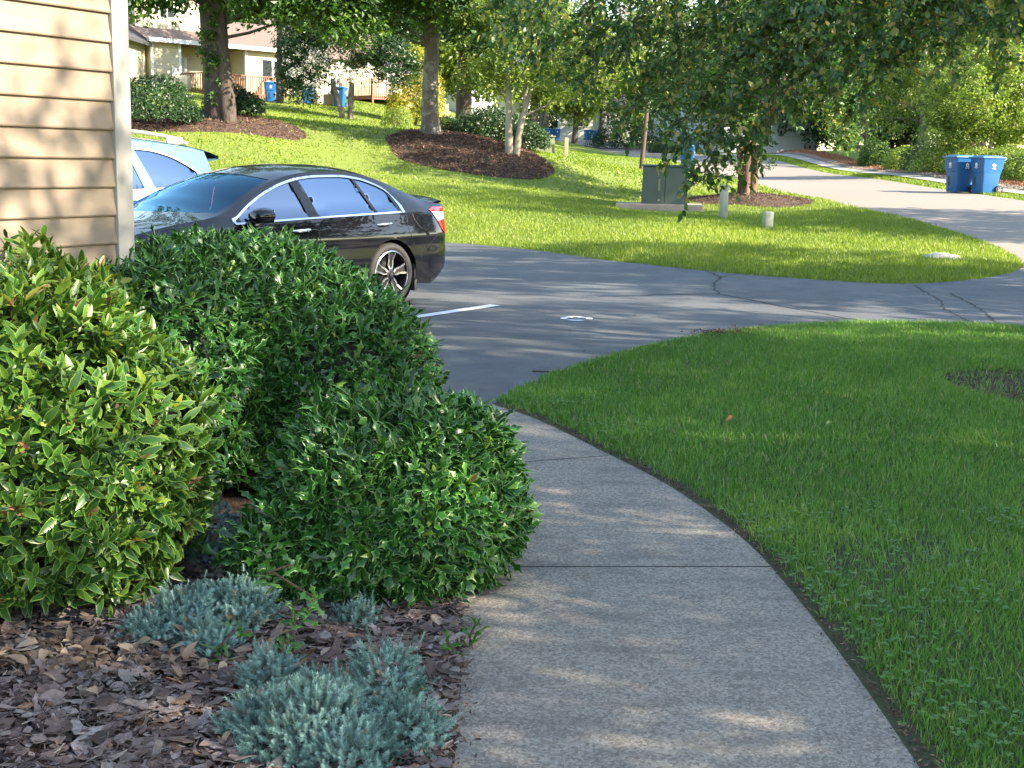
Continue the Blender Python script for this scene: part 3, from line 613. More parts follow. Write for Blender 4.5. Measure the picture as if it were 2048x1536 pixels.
def build_car(root, S, paint):
    zr, yr, cw, belt, yb, shp = (curve(S[k]) for k in ('zr', 'yr', 'crown', 'belt', 'yb', 'shape'))
    ysh = S['ysh']
    def ys(x, z):
        b = min(belt(x), zr(x) - .012)
        if z <= b: return yb(x) * shp(z)
        y0 = yb(x) * shp(b); s_ = (z - b) / max(zr(x) - b, 1e-3); k = min(1., max(0., (zr(x) - b) / .10))
        y1 = y0 * (1 - k) + min(y0, ysh) * k; q = min(1., s_ / .08); yy = y0 + (y1 - y0) * q
        return yy + (yr(x) - yy) * s_ ** 1.15
    side = lambda off=0.0, sg=1: (lambda x, z: (x, sg * (ys(x, z) + off), z))
    def topf(off=0.0):
        return lambda x, t_: (x, t_ * (yr(x) - .0), zr(x) + cw(x) * (1 - abs(t_) ** 2.2) + off)
    x0, x1 = S['ends']; xe = curve([(z, x) for x, z in S['rear']]); xf = curve([(z, x) for x, z in S['front']])
    zt0, zt1 = zr(x0), zr(x1)
    top_pts = [(x, zr(x)) for x in np.linspace(x0, x1, 60)]
    rear_pts = [(xe(z), z) for z in np.linspace(S['rear'][0][1], zt0, 14)][:-1]; front_pts = [(xf(z), z) for z in np.linspace(zt1, S['front'][0][1], 10)][1:]
    def arch(cx, r, n=18):
        zb = S['sill']; a0 = math.asin((zb - S['wz']) / r) if abs(zb - S['wz']) < r else 0
        return [(cx + r * math.cos(a), S['wz'] + r * math.sin(a)) for a in np.linspace(PI - a0, a0, n)] if cx is not None else []
    R = S['arch']; bottom = [front_pts[-1]]
    bottom += [(S['wb'] + R + .05, S['sill'])] + arch(S['wb'], R)[::-1] + [(R + .3, S['sill'])] + arch(0, R)[::-1]
    bottom += [(-R - .03, S['sill'] + .02)]
    outer = rear_pts + top_pts + front_pts + bottom[1:]
    DT = curve(S['dlo_top']); DB = curve(S['dlo_bot'])
    def win(b0, b1, t0, t1, n=14):                              # b0>b1: front to back
        lo = [(x, DB(x)) for x in np.linspace(b0, b1, n)]; hi = [(x, DT(x)) for x in np.linspace(t1, t0, n)]
        P = lo + hi; out = []
        for p in P:
            if not out or math.hypot(p[0] - out[-1][0], p[1] - out[-1][1]) > .006: out.append(p)
        return out
    wins = [(n_, win(*w)) for n_, w in S['wins']]
    bodyV, bodyF = [], []
    def addb(v, f):
        bodyF.append(f + sum(len(q) for q in bodyV)); bodyV.append(v)
    for sg in (1, -1):
        v, f = panel(outer, [w for _, w in wins], .045, side(0, sg)); addb(v, f if sg > 0 else f[:, ::-1])
    # top skin
    base = lambda t_: S['ws'][1] + S['ws'][3] * (1 - t_ * t_); head = lambda t_: S['ws'][0] + S['ws'][2] * (1 - t_ * t_)
    rb = lambda t_: S['rw'][1] + S['rw'][3] * (1 - t_ * t_); rh = lambda t_: S['rw'][0] + S['rw'][2] * (1 - t_ * t_)
    tt = np.linspace(-.93, .93, 15); ws = [(base(a), a) for a in tt] + [(head(a), a) for a in tt[::-1]]; rw = [(rh(a), a) for a in tt] + [(rb(a), a) for a in tt[::-1]]
    v, f = panel([(x0, -1), (x1, -1), (x1, 1), (x0, 1)], [ws, rw], .06, topf()); addb(v, f)
    # nose and tail
    for fn, lo, hi, sg in ((xe, S['rear'][0][1], zt0, -1), (xf, S['front'][0][1], zt1, 1)):
        bul = .07 * sg
        def mp(t_, z, fn=fn, bul=bul): x = fn(z); return (x + bul * (1 - t_ * t_), t_ * ys(x, min(z, zr(x) - .001)), z + (cw(x) * (1 - abs(t_) ** 2.2) if z > hi - .02 else cw(x) * (1 - abs(t_) ** 2.2) * max(0, (z - hi + .2) / .2)))
        v, f = panel([(-1, lo), (1, lo), (1, hi), (-1, hi)], [], .08, mp); addb(v, f)
    o = np_mesh('body', np.concatenate(bodyV), np.concatenate(bodyF), paint, root, smooth=True)
    # glass
    for n_, w in wins:
        for sg in (1, -1):
            v, f = panel(w, [], .06, side(-.008, sg)); np_mesh(n_, v, f, M['auto_glass' if n_ == 'front_door_window' and S['glass'] != 'x' else 'tinted_glass'], root, smooth=True)
    v, f = panel(ws, [], .05, topf(-.004)); np_mesh('windshield', v, f, M['windshield_glass'], root, smooth=True)
    v, f = panel(rw, [], .05, topf(-.004)); np_mesh('rear_window', v, f, M['tinted_glass'], root, smooth=True)
    # bright surround of the side glass
    xs = np.linspace(S['dlo'][0], S['dlo'][1], 40); ring = [(x, DB(x)) for x in xs] + [(x, DT(x)) for x in xs[::-1]]
    ringo = [(x, DB(x) - .014) for x in np.linspace(S['dlo'][0] + .03, S['dlo'][1] - .045, 40)] + [(x, DT(x) + .020) for x in np.linspace(S['dlo'][1] - .045, S['dlo'][0] + .03, 40)]
    for sg in (1, -1):
        v, f = panel(ringo, [[ (x, z + (.002 if k < 40 else -.002)) for k, (x, z) in enumerate(ring)]], .05, side(.006, sg)); np_mesh('window_trim', v, f, M[S['trim']], root, smooth=True)
    # pillars in gloss black
    for pb0, pb1, pt0, pt1 in S['pillars']:
        for sg in (1, -1):
            v, f = panel(win(pb0 + .008, pb1 - .008, pt0 + .008, pt1 - .008, 9), [], .03, side(.0055, sg)); np_mesh('pillar_cover', v, f, M['gloss_black'], root, smooth=True)
    # seams
    for line in S['seams']:
        P = densify(line, .04, closed=False)
        for sg in (1, -1): MB().tube([side(-.001, sg)(*p) for p in P], .0035, 4).build('panel_gap', M['seam'], root)
    # inner shell: floor, firewall, wheel housings
    ib = MB(); ib.box((S['wb'] / 2, 0, S['sill'] + .05), (S['wb'] - 2 * R, 1.5, .06)); ib.box((S['wb'] / 2, 0, .55), (.04, 1.4, .5))
    for cx in (0, S['wb']):
        for sg in (1, -1): ib.lathe([(R + .01, 0), (R + .01, -.32), (.0, -.32)], 20, (cx, sg * .86 if sg > 0 else -.54, S['wz']), 'y')
    ib.box((S['wb'] + .55, 0, .45), (.5, 1.3, .4)); ib.box((-.55, 0, .45), (.5, 1.3, .35)); ib.build('underbody', M['seam'], root)
    # seats and dashboard
    for sx, sy in S['seats']:
        st = empty('seat', (sx, sy, 0)); st.parent = root
        bk = MB().box((-.18, 0, S['sz'] + .33), (.14, .50, .62), bev=.06); bk.box((.1, 0, S['sz']), (.52, .50, .14), bev=.05); bk.build('cushions', M['seat_fabric'], st, smooth=True)
        MB().box((-.24, 0, S['sz'] + .76), (.09, .27, .19), bev=.04).build('headrest', M['seat_fabric'], st, smooth=True)
    MB().box((S['dash'], 0, belt(1.9) - .10), (.5, 1.40, .16), bev=.06).build('dashboard', M['seat_fabric'], root, smooth=True)
    sw = MB(); sw.tube([(S['dash'] - .36 + .08 * math.sin(a), .38 + .18 * math.cos(a), belt(1.9) - .02 + .17 * math.sin(a)) for a in np.linspace(0, 2 * PI, 25)], .014, 6); sw.box((S['dash'] - .36, .38, belt(1.9) - .03), (.05, .30, .05), bev=.02); sw.build('steering_wheel', M['seat_fabric'], root, smooth=True)
    MB().box((S['ws'][0] + .10, 0, zr(S['ws'][0]) + cw(S['ws'][0]) - .14), (.03, .24, .065), bev=.012).build('interior_mirror', M['seam'], root, smooth=True)
    return ys, side, topf, zr, belt
def wheel(root, cx, side_sign, wz, r, rr, yw, style='sport'):
    w = empty('wheel', (cx, side_sign * yw, wz)); w.parent = root; s = side_sign
    tw = .235 / 2; q = [(rr + .004, tw * .86), (rr + .02, tw * .98), ((r + rr) / 2, tw * 1.03), (r - .02, tw * .93), (r - .004, tw * .72), (r, tw * .4), (r, -tw * .4), (r - .004, -tw * .72), (r - .02, -tw * .93), (rr, -tw * .86)]
    MB().lathe([(a, (b - tw) * s) for a, b in q], 48, axis='y').build('tyre', M['rubber'], w, smooth=True)
    rb = MB(); rb.lathe([(rr + .006, -.012 * s), (rr - .008, -.006 * s), (rr - .016, -.02 * s), (rr - .025, -.16 * s), (.03, -.17 * s)], 48, axis='y'); rb.build('rim_barrel', M['rim_black'], w, smooth=True)
    rl = MB(); rl.lathe([(rr + .006, -.010 * s), (rr - .004, -.004 * s), (rr - .010, -.010 * s)], 48, axis='y')
    for k in range(5):
        a = rad(90 + 72 * k + (4 if s > 0 else -4))
        for dv in (-1, 1):                                      # each arm is a pair of bright bars with a dark channel between them
            pts = []
            for u, off in ((.055, .010), (.09, .030), (rr * .62, .030), (rr - .008, .052)):
                pts.append((u * math.cos(a) - dv * off * math.sin(a), u * math.sin(a) + dv * off * math.cos(a)))
            for i in range(3):
                (ax, az_), (bx, bz) = pts[i], pts[i + 1]; L = math.hypot(bx - ax, bz - az_); nx, nz_ = -(bz - az_) / L, (bx - ax) / L; hw = .0095
                y0 = (-.032 if i else -.022) * s; y1 = -.018 * s if i < 2 else -.008 * s; yy = [(-.022 - .010 * min(i, 1)) * s, (-.032 if i < 2 else -.012) * s]
                P8 = [(ax + nx * hw, yy[0], az_ + nz_ * hw), (ax - nx * hw, yy[0], az_ - nz_ * hw), (bx - nx * hw, yy[1], bz - nz_ * hw), (bx + nx * hw, yy[1], bz + nz_ * hw)]
                rl.add(P8 + [(p[0], p[1] - .018 * s, p[2]) for p in P8], [[0, 1, 2, 3], [7, 6, 5, 4], [0, 4, 5, 1], [1, 5, 6, 2], [2, 6, 7, 3], [3, 7, 4, 0]])
    rl.build('rim_spokes', M['rim_silver'], w, smooth=False)
    bk = MB()
    for k in range(5):
        a = rad(90 + 72 * k + (4 if s > 0 else -4)); u0, u1 = .04, rr - .01; n_ = (-math.sin(a), math.cos(a)); h0, h1 = .03, .045
        P4 = [(u0 * math.cos(a) + n_[0] * h0, -.045 * s, u0 * math.sin(a) + n_[1] * h0), (u0 * math.cos(a) - n_[0] * h0, -.045 * s, u0 * math.sin(a) - n_[1] * h0), (u1 * math.cos(a) - n_[0] * h1, -.03 * s, u1 * math.sin(a) - n_[1] * h1), (u1 * math.cos(a) + n_[0] * h1, -.03 * s, u1 * math.sin(a) + n_[1] * h1)]
        bk.add(P4 + [(p[0], p[1] - .03 * s, p[2]) for p in P4], [[0, 1, 2, 3], [7, 6, 5, 4], [0, 4, 5, 1], [1, 5, 6, 2], [2, 6, 7, 3], [3, 7, 4, 0]])
    bk.build('spoke_backs', M['rim_black'], w)
    hb = MB(); hb.lathe([(.0, -.012 * s), (.026, -.013 * s), (.031, -.020 * s), (.055, -.026 * s), (.062, -.05 * s)], 20, axis='y'); hb.build('hub_cap', M['rim_black'], w, smooth=True)
    MB().box((0, -.010 * s, .010), (.020, .004, .004)).box((0, -.010 * s, -.0), (.016, .004, .004)).box((-.009, -.010 * s, 0), (.004, .004, .028)).box((.009, -.010 * s, 0), (.004, .004, .028)).build('hub_emblem', M['rim_silver'], w)
    return w

SEDAN = dict(zr=[(3.80, .60), (3.70, .66), (3.3, .80), (2.75, .915), (2.3, .975), (2.05, 1.045), (1.75, 1.18), (1.45, 1.295), (1.15, 1.365), (.85, 1.395), (.5, 1.398), (.2, 1.375), (-.1, 1.31), (-.4, 1.205), (-.68, 1.105), (-.85, 1.07), (-.98, 1.058), (-1.02, 1.05)],
    yr=[(3.80, .50), (3.70, .60), (3.3, .76), (2.75, .80), (2.3, .80), (2.05, .765), (1.75, .70), (1.45, .635), (1.15, .595), (.85, .58), (.5, .575), (.2, .58), (-.1, .60), (-.4, .635), (-.68, .69), (-.85, .72), (-.98, .715), (-1.02, .71)],
    crown=[(3.80, .02), (3.3, .05), (2.75, .05), (2.3, .085), (2.05, .11), (1.75, .11), (1.35, .085), (.6, .07), (0, .075), (-.4, .075), (-.7, .05), (-.85, .035), (-1.02, .045)],
    belt=[(3.8, .55), (3.3, .74), (2.75, .86), (2.2, .915), (1.2, .95), (0, .99), (-.4, 1.0), (-.85, .985), (-1.1, .95)],
    yb=[(3.85, .60), (3.7, .76), (3.4, .875), (2.8, .915), (1.5, .925), (.3, .925), (-.3, .918), (-.7, .880), (-.92, .815), (-1.03, .745), (-1.10, .66)],
    shape=[(.15, .955), (.3, .985), (.5, 1.), (.66, .992), (.72, 1.), (.80, .985), (.90, .955), (1.0, .925), (1.1, .90)], ysh=.835,
    ends=(-1.02, 3.75), rear=[(-.66, .20), (-.93, .36), (-1.03, .5), (-1.06, .62), (-1.09, .70), (-1.05, .82), (-1.03, .95), (-1.02, 1.05)][0:], front=[(3.70, .22), (3.80, .4), (3.84, .5), (3.80, .58), (3.75, .64)],
    sill=.20, wz=.335, wb=2.776, arch=.372, dlo=(2.04, -.20), dlo_top=[(2.04, .945), (1.80, 1.085), (1.55, 1.195), (1.3, 1.275), (1.05, 1.325), (.8, 1.345), (.5, 1.348), (.25, 1.325), (.05, 1.275), (-.1, 1.21), (-.18, 1.13), (-.205, 1.03)], dlo_bot=[(2.04, .925), (1.2, .955), (.4, .978), (-.205, .995)],
    wins=[('front_door_window', (1.99, 1.125, 1.97, 1.205)), ('rear_door_window', (.985, .20, 1.075, .34)), ('quarter_window', (.165, -.165, .305, -.10))], pillars=[(1.115, .995, 1.195, 1.085), (.195, .172, .335, .31)],
    ws=(1.40, 2.14, .12, .36), rw=(-.03, -.66, -.05, -.05), glass='auto_glass', trim='chrome', seats=[(1.25, .37), (1.25, -.37), (.35, .37), (.35, -.37)], sz=.50, dash=2.05,
    seams=[[(1.14, .925), (1.06, .86), (1.03, .6), (1.04, .25)], [(-.215, .985), (-.255, .80), (-.30, .70), (-.36, .55)], [(-.28, .56), (-.34, .66)], [(-.44, .50), (-.60, .62), (-.80, .76)],
           [(-.36, .965), (-.43, .975), (-.53, .94), (-.60, .86), (-.60, .80), (-.54, .785), (-.45, .82), (-.38, .90), (-.36, .965)]])
yaw = rad(51.8)
car = empty('sedan', (-2.00, 14.30, Z(-2, 14.3)), PI + yaw, label='glossy black four-door sedan with chrome window trim parked behind the holly hedge', cat='car')
ys, side, topf, zr_, belt_ = build_car(car, SEDAN, M['black_paint'])
for cx in (0, 2.776):
    for sg in (1, -1): wheel(car, cx, sg, .335, .335, .247, .905)
# tail lamps
for sg in (1, -1):
    up = [(-.66, 1.005), (-.80, 1.035), (-1.015, 1.02), (-1.03, .965), (-1.03, .90), (-.80, .885)]; lo = [(-.795, .88), (-1.03, .895), (-1.045, .80), (-1.04, .74), (-.96, .735), (-.87, .79)]
    tl = empty('taillight', (0, 0, 0)); tl.parent = car
    v, f = panel([(-.66, 1.005), (-.80, 1.035), (-1.015, 1.02), (-1.03, .975), (-.80, .975), (-.70, .985)], [], .03, side(.008, sg)); np_mesh('top_lens', v, f, M['lamp_red'], tl, smooth=True)
    v, f = panel([(-.70, .982), (-.80, .972), (-1.03, .972), (-1.035, .90), (-.80, .882)], [], .03, side(.009, sg)); np_mesh('clear_lens', v, f, M['lamp_clear'], tl, smooth=True)
    v, f = panel(lo, [], .03, side(.008, sg)); np_mesh('lower_lens', v, f, M['lamp_red'], tl, smooth=True)
    for hx, hz in ((.10, .865), (1.27, .835)):                   # door handles
        h = MB(); h.tube([(hx - .115, sg * (ys(hx - .115, hz) - .004), hz + .004), (hx - .07, sg * (ys(hx, hz) + .026), hz + .006), (hx, sg * (ys(hx, hz) + .036), hz + .003), (hx + .07, sg * (ys(hx, hz) + .028), hz), (hx + .115, sg * (ys(hx + .115, hz) - .004), hz - .002)], [.010, .016, .018, .016, .010], 8)
        h.build('door_handle', M['chrome'], car, smooth=True)
    mr = empty('side_mirror', (1.86, sg * .985, .985)); mr.parent = car
    hs = MB(); hs.tube([(.10, 0, .0), (.085, 0, .0), (.03, 0, .006), (-.05, 0, .008), (-.075, 0, .006)], [.045, .062, .082, .086, .083], 14)
    for i, v_ in enumerate(hs.v): hs.v[i] = (v_[0], v_[1] * 1.45, v_[2] * .88 + (.0 if v_[2] > 0 else .004))
    hs.build('housing', M['black_paint'], mr, smooth=True); MB().box((-.0765, 0, .006), (.004, .20, .12)).build('mirror_glass', M['chrome'], mr)
    MB().tube([(.03, -sg * .02, -.05), (.04, -sg * .12, -.06), (.05, -sg * .19, -.05)], [.035, .028, .03], 8).build('mirror_arm', M['gloss_black'], mr, smooth=True)
    MB().prism([(-.395, .22), (-.405, .40), (-.375, .43), (-.36, .40), (-.36, .14), (-.40, .14)], .80, .895, fr=lambda a, b, h, sg=sg: (a, sg * h, b)).build('mud_flap', M['mud_flap'], car)
sp = MB(); tt = np.linspace(-.93, .93, 17)
for i, a in enumerate(tt):
    z = zr_(-1.0) + .045 * (1 - abs(a) ** 2.2); k = 1 - abs(a) ** 6 * .6; sp.v += [(-.86, a * .70, z + .004), (-.97, a * .70, z + .038 * k), (-1.05, a * .69, z + .046 * k), (-1.06, a * .69, z + .030 * k), (-1.0, a * .69, z - .01)]
for i in range(16):
    for j in range(4): sp.f.append([i * 5 + j, i * 5 + j + 1, i * 5 + j + 6, i * 5 + j + 5]); sp.m.append(0)
sp.build('spoiler', M['black_paint'], car, smooth=True)

SUV = dict(zr=[(3.75, .80), (3.6, .88), (3.2, .98), (2.7, 1.04), (2.3, 1.10), (2.0, 1.23), (1.7, 1.38), (1.4, 1.50), (1.1, 1.57), (.7, 1.605), (.2, 1.60), (-.3, 1.575), (-.65, 1.54), (-.86, 1.50)],
    yr=[(3.75, .5), (3.6, .62), (3.2, .76), (2.7, .80), (2.3, .78), (2.0, .74), (1.7, .69), (1.4, .655), (1.1, .635), (.7, .63), (.2, .63), (-.3, .625), (-.65, .615), (-.86, .60)],
    crown=[(3.75, .03), (3.2, .05), (2.7, .06), (2.3, .10), (2.0, .11), (1.7, .10), (1.1, .07), (0, .07), (-.6, .065), (-.86, .06)],
    belt=[(3.75, .72), (3.2, .9), (2.6, .98), (1.5, 1.03), (0, 1.07), (-.9, 1.10)], yb=[(3.8, .6), (3.6, .78), (3.2, .89), (2.6, .925), (0, .925), (-.6, .90), (-.85, .84), (-.98, .74)],
    shape=[(.2, .96), (.35, .99), (.6, 1.), (.8, 1.), (.95, .98), (1.1, .95), (1.2, .93)], ysh=.87, ends=(-.86, 3.7), rear=[(-.75, .28), (-.97, .45), (-.99, .7), (-.97, .95), (-.93, 1.1), (-.88, 1.3), (-.86, 1.5)], front=[(3.6, .25), (3.75, .45), (3.78, .65), (3.7, .84)],
    sill=.26, wz=.36, wb=2.7, arch=.40, dlo=(2.05, -.73), dlo_top=[(2.05, 1.075), (1.8, 1.22), (1.5, 1.36), (1.2, 1.46), (.9, 1.50), (.3, 1.515), (0, 1.50), (-.25, 1.45), (-.5, 1.34), (-.73, 1.19)], dlo_bot=[(2.05, 1.03), (1, 1.06), (0, 1.09), (-.73, 1.17)],
    wins=[('front_door_window', (1.98, 1.06, 1.95, 1.12)), ('rear_door_window', (.98, .16, 1.04, .28)), ('quarter_window', (.02, -.66, .16, -.60))], pillars=[(1.05, .99, 1.11, 1.05)],
    ws=(1.36, 2.12, .12, .32), rw=(-.60, -.80, -.02, -.02), glass='tinted_glass', trim='pale_wood', seats=[(1.2, .37), (1.2, -.37)], sz=.62, dash=2.05, seams=[[(1.02, 1.03), (1.0, .5), (1.02, .30)], [(.06, 1.07), (-.10, .85), (-.36, .74)]])
simple('suv_trim', (.55, .50, .46), .3, .6); SUV['trim'] = 'suv_trim'
sx, sy = -4.97, 16.1
suv = empty('small_suv', (sx, sy, Z(sx, sy)), PI + yaw, label='light blue hatchback SUV with roof rails parked beyond the black sedan', cat='car'); suv.scale = (1.07, 1.07, 1.07)
ys2, side2, topf2, zr2, _b = build_car(suv, SUV, M['blue_paint'])
for cx in (0, 2.7):
    for sg in (1, -1): wheel(suv, cx, sg, .36, .36, .24, .89)
for sg in (1, -1):
    v = [(x, sg * (.60), zr2(x) + (.035 + .075 * max(0, math.sin(PI * min(1, max(0, (x + .62) / 2.05)))) ** .4)) for x in np.linspace(-.62, 1.43, 26)]
    rr_ = MB().tube(v, .019, 8)
    for x in (-.45, .4, 1.2): rr_.box((x, sg * .60, zr2(x) + .055), (.22, .035, .08), bev=.012)
    rr_.build('roof_rail', M['suv_trim'], suv, smooth=True)
    v, f = panel([(-.70, 1.10), (-.62, 1.0), (-.80, .86), (-.97, .90), (-.93, 1.10)], [], .05, side2(.008, sg)); np_mesh('taillight', v, f, M['lamp_red'], suv, smooth=True)
    mr = MB().box((1.86, sg * 1.0, 1.12), (.11, .24, .16), bev=.04, taper=.9); mr.build('side_mirror', M['blue_paint'], suv, smooth=True)
sp = MB()
for i, a in enumerate(np.linspace(-1, 1, 17)):
    z = zr2(-.8) + .06 * (1 - abs(a) ** 2.2); w_ = .63 - .04 * abs(a) ** 4; sp.v += [(-.70, a * w_, z + .022), (-.95, a * w_, z - .02), (-1.10, a * w_ * .97, z - .065), (-1.10, a * w_ * .97, z - .10), (-.86, a * w_ * .97, z - .14)]
for i in range(16):
    for j in range(4): sp.f.append([i * 5 + j, i * 5 + j + 1, i * 5 + j + 6, i * 5 + j + 5]); sp.m.append(0)
sp.build('roof_spoiler', M['blue_paint'], suv, smooth=True)

# ------------------------------------------------------------------ wheeled bins
def make_bin():
    r = empty('recycling_bin')
    b = MB(); prof = [(0.02, .235, .25), (.06, .245, .26), (.55, .275, .30), (.60, .28, .31), (.72, .30, .345), (.96, .315, .36), (1.0, .325, .37)]
    def ring(z, hx, hy, rr=.05):
        o = []
        for qx, qy, a0 in ((1, 1, 0), (-1, 1, 90), (-1, -1, 180), (1, -1, 270)):
            for a in (0, 30, 60, 90): an = rad(a0 + a); o.append((qx * (hx - rr) + rr * math.cos(an), qy * (hy - rr) + rr * math.sin(an), z))
        return o
    vs = [p for z, hx, hy in prof for p in ring(z, hx, hy)]
    vs = [(x, y + .04 * (z - .6), z) for x, y, z in vs]; fs = [[k * 16 + i, k * 16 + (i + 1) % 16, (k + 1) * 16 + (i + 1) % 16, (k + 1) * 16 + i] for k in range(len(prof) - 1) for i in range(16)]; fs.append(list(range(15, -1, -1)))
    b.add(vs, fs); b.box((0, -.322, .62), (.34, .03, .03), bev=.01); b.build('bin_body', M['bin_blue'], r, smooth=True)
    l = MB(); l.box((0, .0, 1.025), (.70, .80, .05), bev=.022); l.box((0, -.01, 1.062), (.58, .64, .045), bev=.022, taper=.86); l.build('lid', M['bin_lid'], r, smooth=True)
    h = MB(); h.tube([(-.24, .40, .95), (-.24, .47, 1.0), (.24, .47, 1.0), (.24, .40, .95)], .016, 8); h.box((0, .42, 1.02), (.5, .04, .05), bev=.015); h.build('handle', M['bin_lid'], r, smooth=True)
    for sx_ in (1, -1):
        w = empty('wheel', (sx_ * .29, .26, .125)); w.parent = r
        MB().tube([(-.022 * sx_, 0, 0), (-.018 * sx_, 0, 0), (.018 * sx_, 0, 0), (.022 * sx_, 0, 0)], [.112, .125, .125, .112], 24).build('tyre', M['rubber'], w, smooth=True)
        sp_ = MB()
        for k in range(5): a = rad(72 * k); sp_.box((sx_ * .024, .045 * math.cos(a), .045 * math.sin(a)), (.006, .018, .018)); sp_.tube([(sx_ * .024, 0, 0), (sx_ * .024, .082 * math.cos(a), .082 * math.sin(a))], .007, 5)
        sp_.build('spokes', M['meter_grey'], w)
    MB().tube([(-.30, .26, .125), (.30, .26, .125)], .012, 6).build('axle', M['steel'], r)
    for sx_ in (1, -1):                                          # white emblem: five petals over a short bar
        e = MB()
        for k in range(5):
            a = rad(90 + 72 * k); c, s_ = math.cos(a), math.sin(a); pts = [(.018, -.012), (.050, -.020), (.062, 0), (.050, .020), (.018, .012)]
            e.add([(sx_ * .3165, .02 + u * c - w_ * s_, .80 + u * s_ + w_ * c) for u, w_ in pts] + [(sx_ * .30, .02 + u * c - w_ * s_, .80 + u * s_ + w_ * c) for u, w_ in pts], [[0, 1, 2, 3, 4]] + [[i, (i + 1) % 5, 5 + (i + 1) % 5, 5 + i] for i in range(5)])
        e.box((sx_ * .309, .02, .715), (.012, .13, .014)); e.build('emblem', M['decal_white'], r)
    e = MB()
    for k in range(5):
        a = rad(90 + 72 * k); c, s_ = math.cos(a), math.sin(a); pts = [(.018, -.012), (.050, -.020), (.062, 0), (.050, .020), (.018, .012)]
        e.add([(u * c - w_ * s_, -.352, .82 + u * s_ + w_ * c) for u, w_ in pts] + [(u * c - w_ * s_, -.335, .82 + u * s_ + w_ * c) for u, w_ in pts], [[0, 1, 2, 3, 4]] + [[i, (i + 1) % 5, 5 + (i + 1) % 5, 5 + i] for i in range(5)])
    e.box((0, -.345, .735), (.13, .012, .014)); e.build('emblem', M['decal_white'], r)
    MB().box((-.10, -.292, .35), (.07, .02, .26), taper=1.05).build('grip_slot', M['black_plastic'], r)
    return r
bin0 = make_bin()
def put_bin(px, py, y0, y1, rz, label, group, first=[True], s=1.0, xyz=None):
    p = gp(px, py, y0, y1) if xyz is None else np.array(xyz); z = Z(p[0], p[1])
    o = bin0 if first[0] else copy_tree(bin0); first[0] = False
    o.location = (float(p[0]), float(p[1]), z); o.rotation_euler = (0, 0, rz); o.scale = (s, s, s); tag(o, label, 'wheeled bin', group); return o
gB = 'blue wheeled bins'
p1 = W(1917, 384, 38.6); p2 = W(1969, 390, 37.9)
put_bin(0, 0, 0, 0, rad(-74), 'blue wheeled bin, left one of the pair at the right edge of the street', gB, xyz=p1)
put_bin(0, 0, 0, 0, rad(-74), 'blue wheeled bin, right one of the pair at the right edge of the street', gB, xyz=p2)
put_bin(0, 0, 0, 0, rad(170), 'blue wheeled bin standing alone on the street behind the green utility box', gB, xyz=W(1374, 336, 56.5))
for px, lab in ((1084, 'leftmost of the far blue bins at the bend of the street'), (1096, 'middle one of the far blue bins at the bend of the street'), (1112, 'rightmost and nearest of the three far blue bins at the bend')):
    put_bin(0, 0, 0, 0, rad(20), lab, gB, xyz=W(px, 273, 124))
put_bin(0, 0, 0, 0, rad(20), 'left one of two small far blue bins past the bend behind hanging leaves', gB, xyz=W(1176, 268, 132)); put_bin(0, 0, 0, 0, rad(20), 'right one of two small far blue bins past the bend behind hanging leaves', gB, xyz=W(1192, 268, 132))
put_bin(0, 0, 0, 0, rad(15), 'blue wheeled bin beside the wooden deck railing of the cream house', gB, xyz=W(541, 204, 72.5))
put_bin(0, 0, 0, 0, rad(-10), 'blue wheeled bin next to the tan box and the second deck', gB, xyz=W(680, 211, 71))
put_bin(0, 0, 0, 0, rad(100), 'blue wheeled bin half hidden behind the dark leafy branches, left of the beige tank', gB, xyz=W(615, 209, 72))

# ------------------------------------------------------------------ house wall at the left
C0 = np.array([-.3115 * 6.0, 6.0]); C0 = W(250, 300, 6.05)[:2]; wd_ = np.array([math.sin(rad(29.9)), math.cos(rad(29.9))]); wn = np.array([wd_[1], -wd_[0]])
hs_ = empty('siding_house', (C0[0], C0[1], 0), label='near house wall of tan lap siding with a pale corner board', cat='house')
def hl(u, n, z): q = C0 + wd_ * u + wn * n; return (q[0] - C0[0], q[1] - C0[1], z)
expo = .1275; sd = MB(); L0 = -6.5
for k in range(30):
    z0 = .10 + expo * k + .018; v = [hl(u, n, z) for u in (L0, -.002) for n, z in ((.024, z0), (.026, z0 + .006), (.016, z0 + expo * .5), (.008, z0 + expo + .004), (-.004, z0 + expo + .004), (.006, z0 - .001))]
    sd.add(v, [[0, 6, 7, 1], [1, 7, 8, 2], [2, 8, 9, 3], [3, 9, 10, 4], [0, 5, 11, 6]])
for k in range(30):                                             # the return wall round the corner
    z0 = .10 + expo * k + .018; b = hl(0, 0, 0); d2 = np.array([-wn[0], -wn[1]])
    v = []
    for u in (.004, 7.0):
        for n, z in ((.024, z0), (.026, z0 + .006), (.008, z0 + expo + .004), (.006, z0 - .001)): q = d2 * u + wd_ * n; v.append((q[0], q[1], z))
    sd.add(v, [[0, 1, 5, 4], [1, 2, 6, 5], [0, 4, 7, 3]])
sd.build('siding', M['siding'], hs_, recalc=False)
tr = MB(); w_ = .085
tr.add([hl(-w_, .034, 0), hl(.012, .034, 0), hl(.012, -w_, 0), hl(0, -w_, 0), hl(0, .0, 0), hl(-w_, .0, 0)] + [hl(-w_, .034, 4), hl(.012, .034, 4), hl(.012, -w_, 4), hl(0, -w_, 4), hl(0, .0, 4), hl(-w_, .0, 4)], [[i, (i + 1) % 6, 6 + (i + 1) % 6, 6 + i] for i in range(6)])
tr.build('corner_board', M['trim_paint'], hs_, bevel=.004)
wl = MB(); wl.add([hl(L0, .004, 0), hl(0, .004, 0), hl(0, .004, 4), hl(L0, .004, 4)], [[0, 1, 2, 3]])
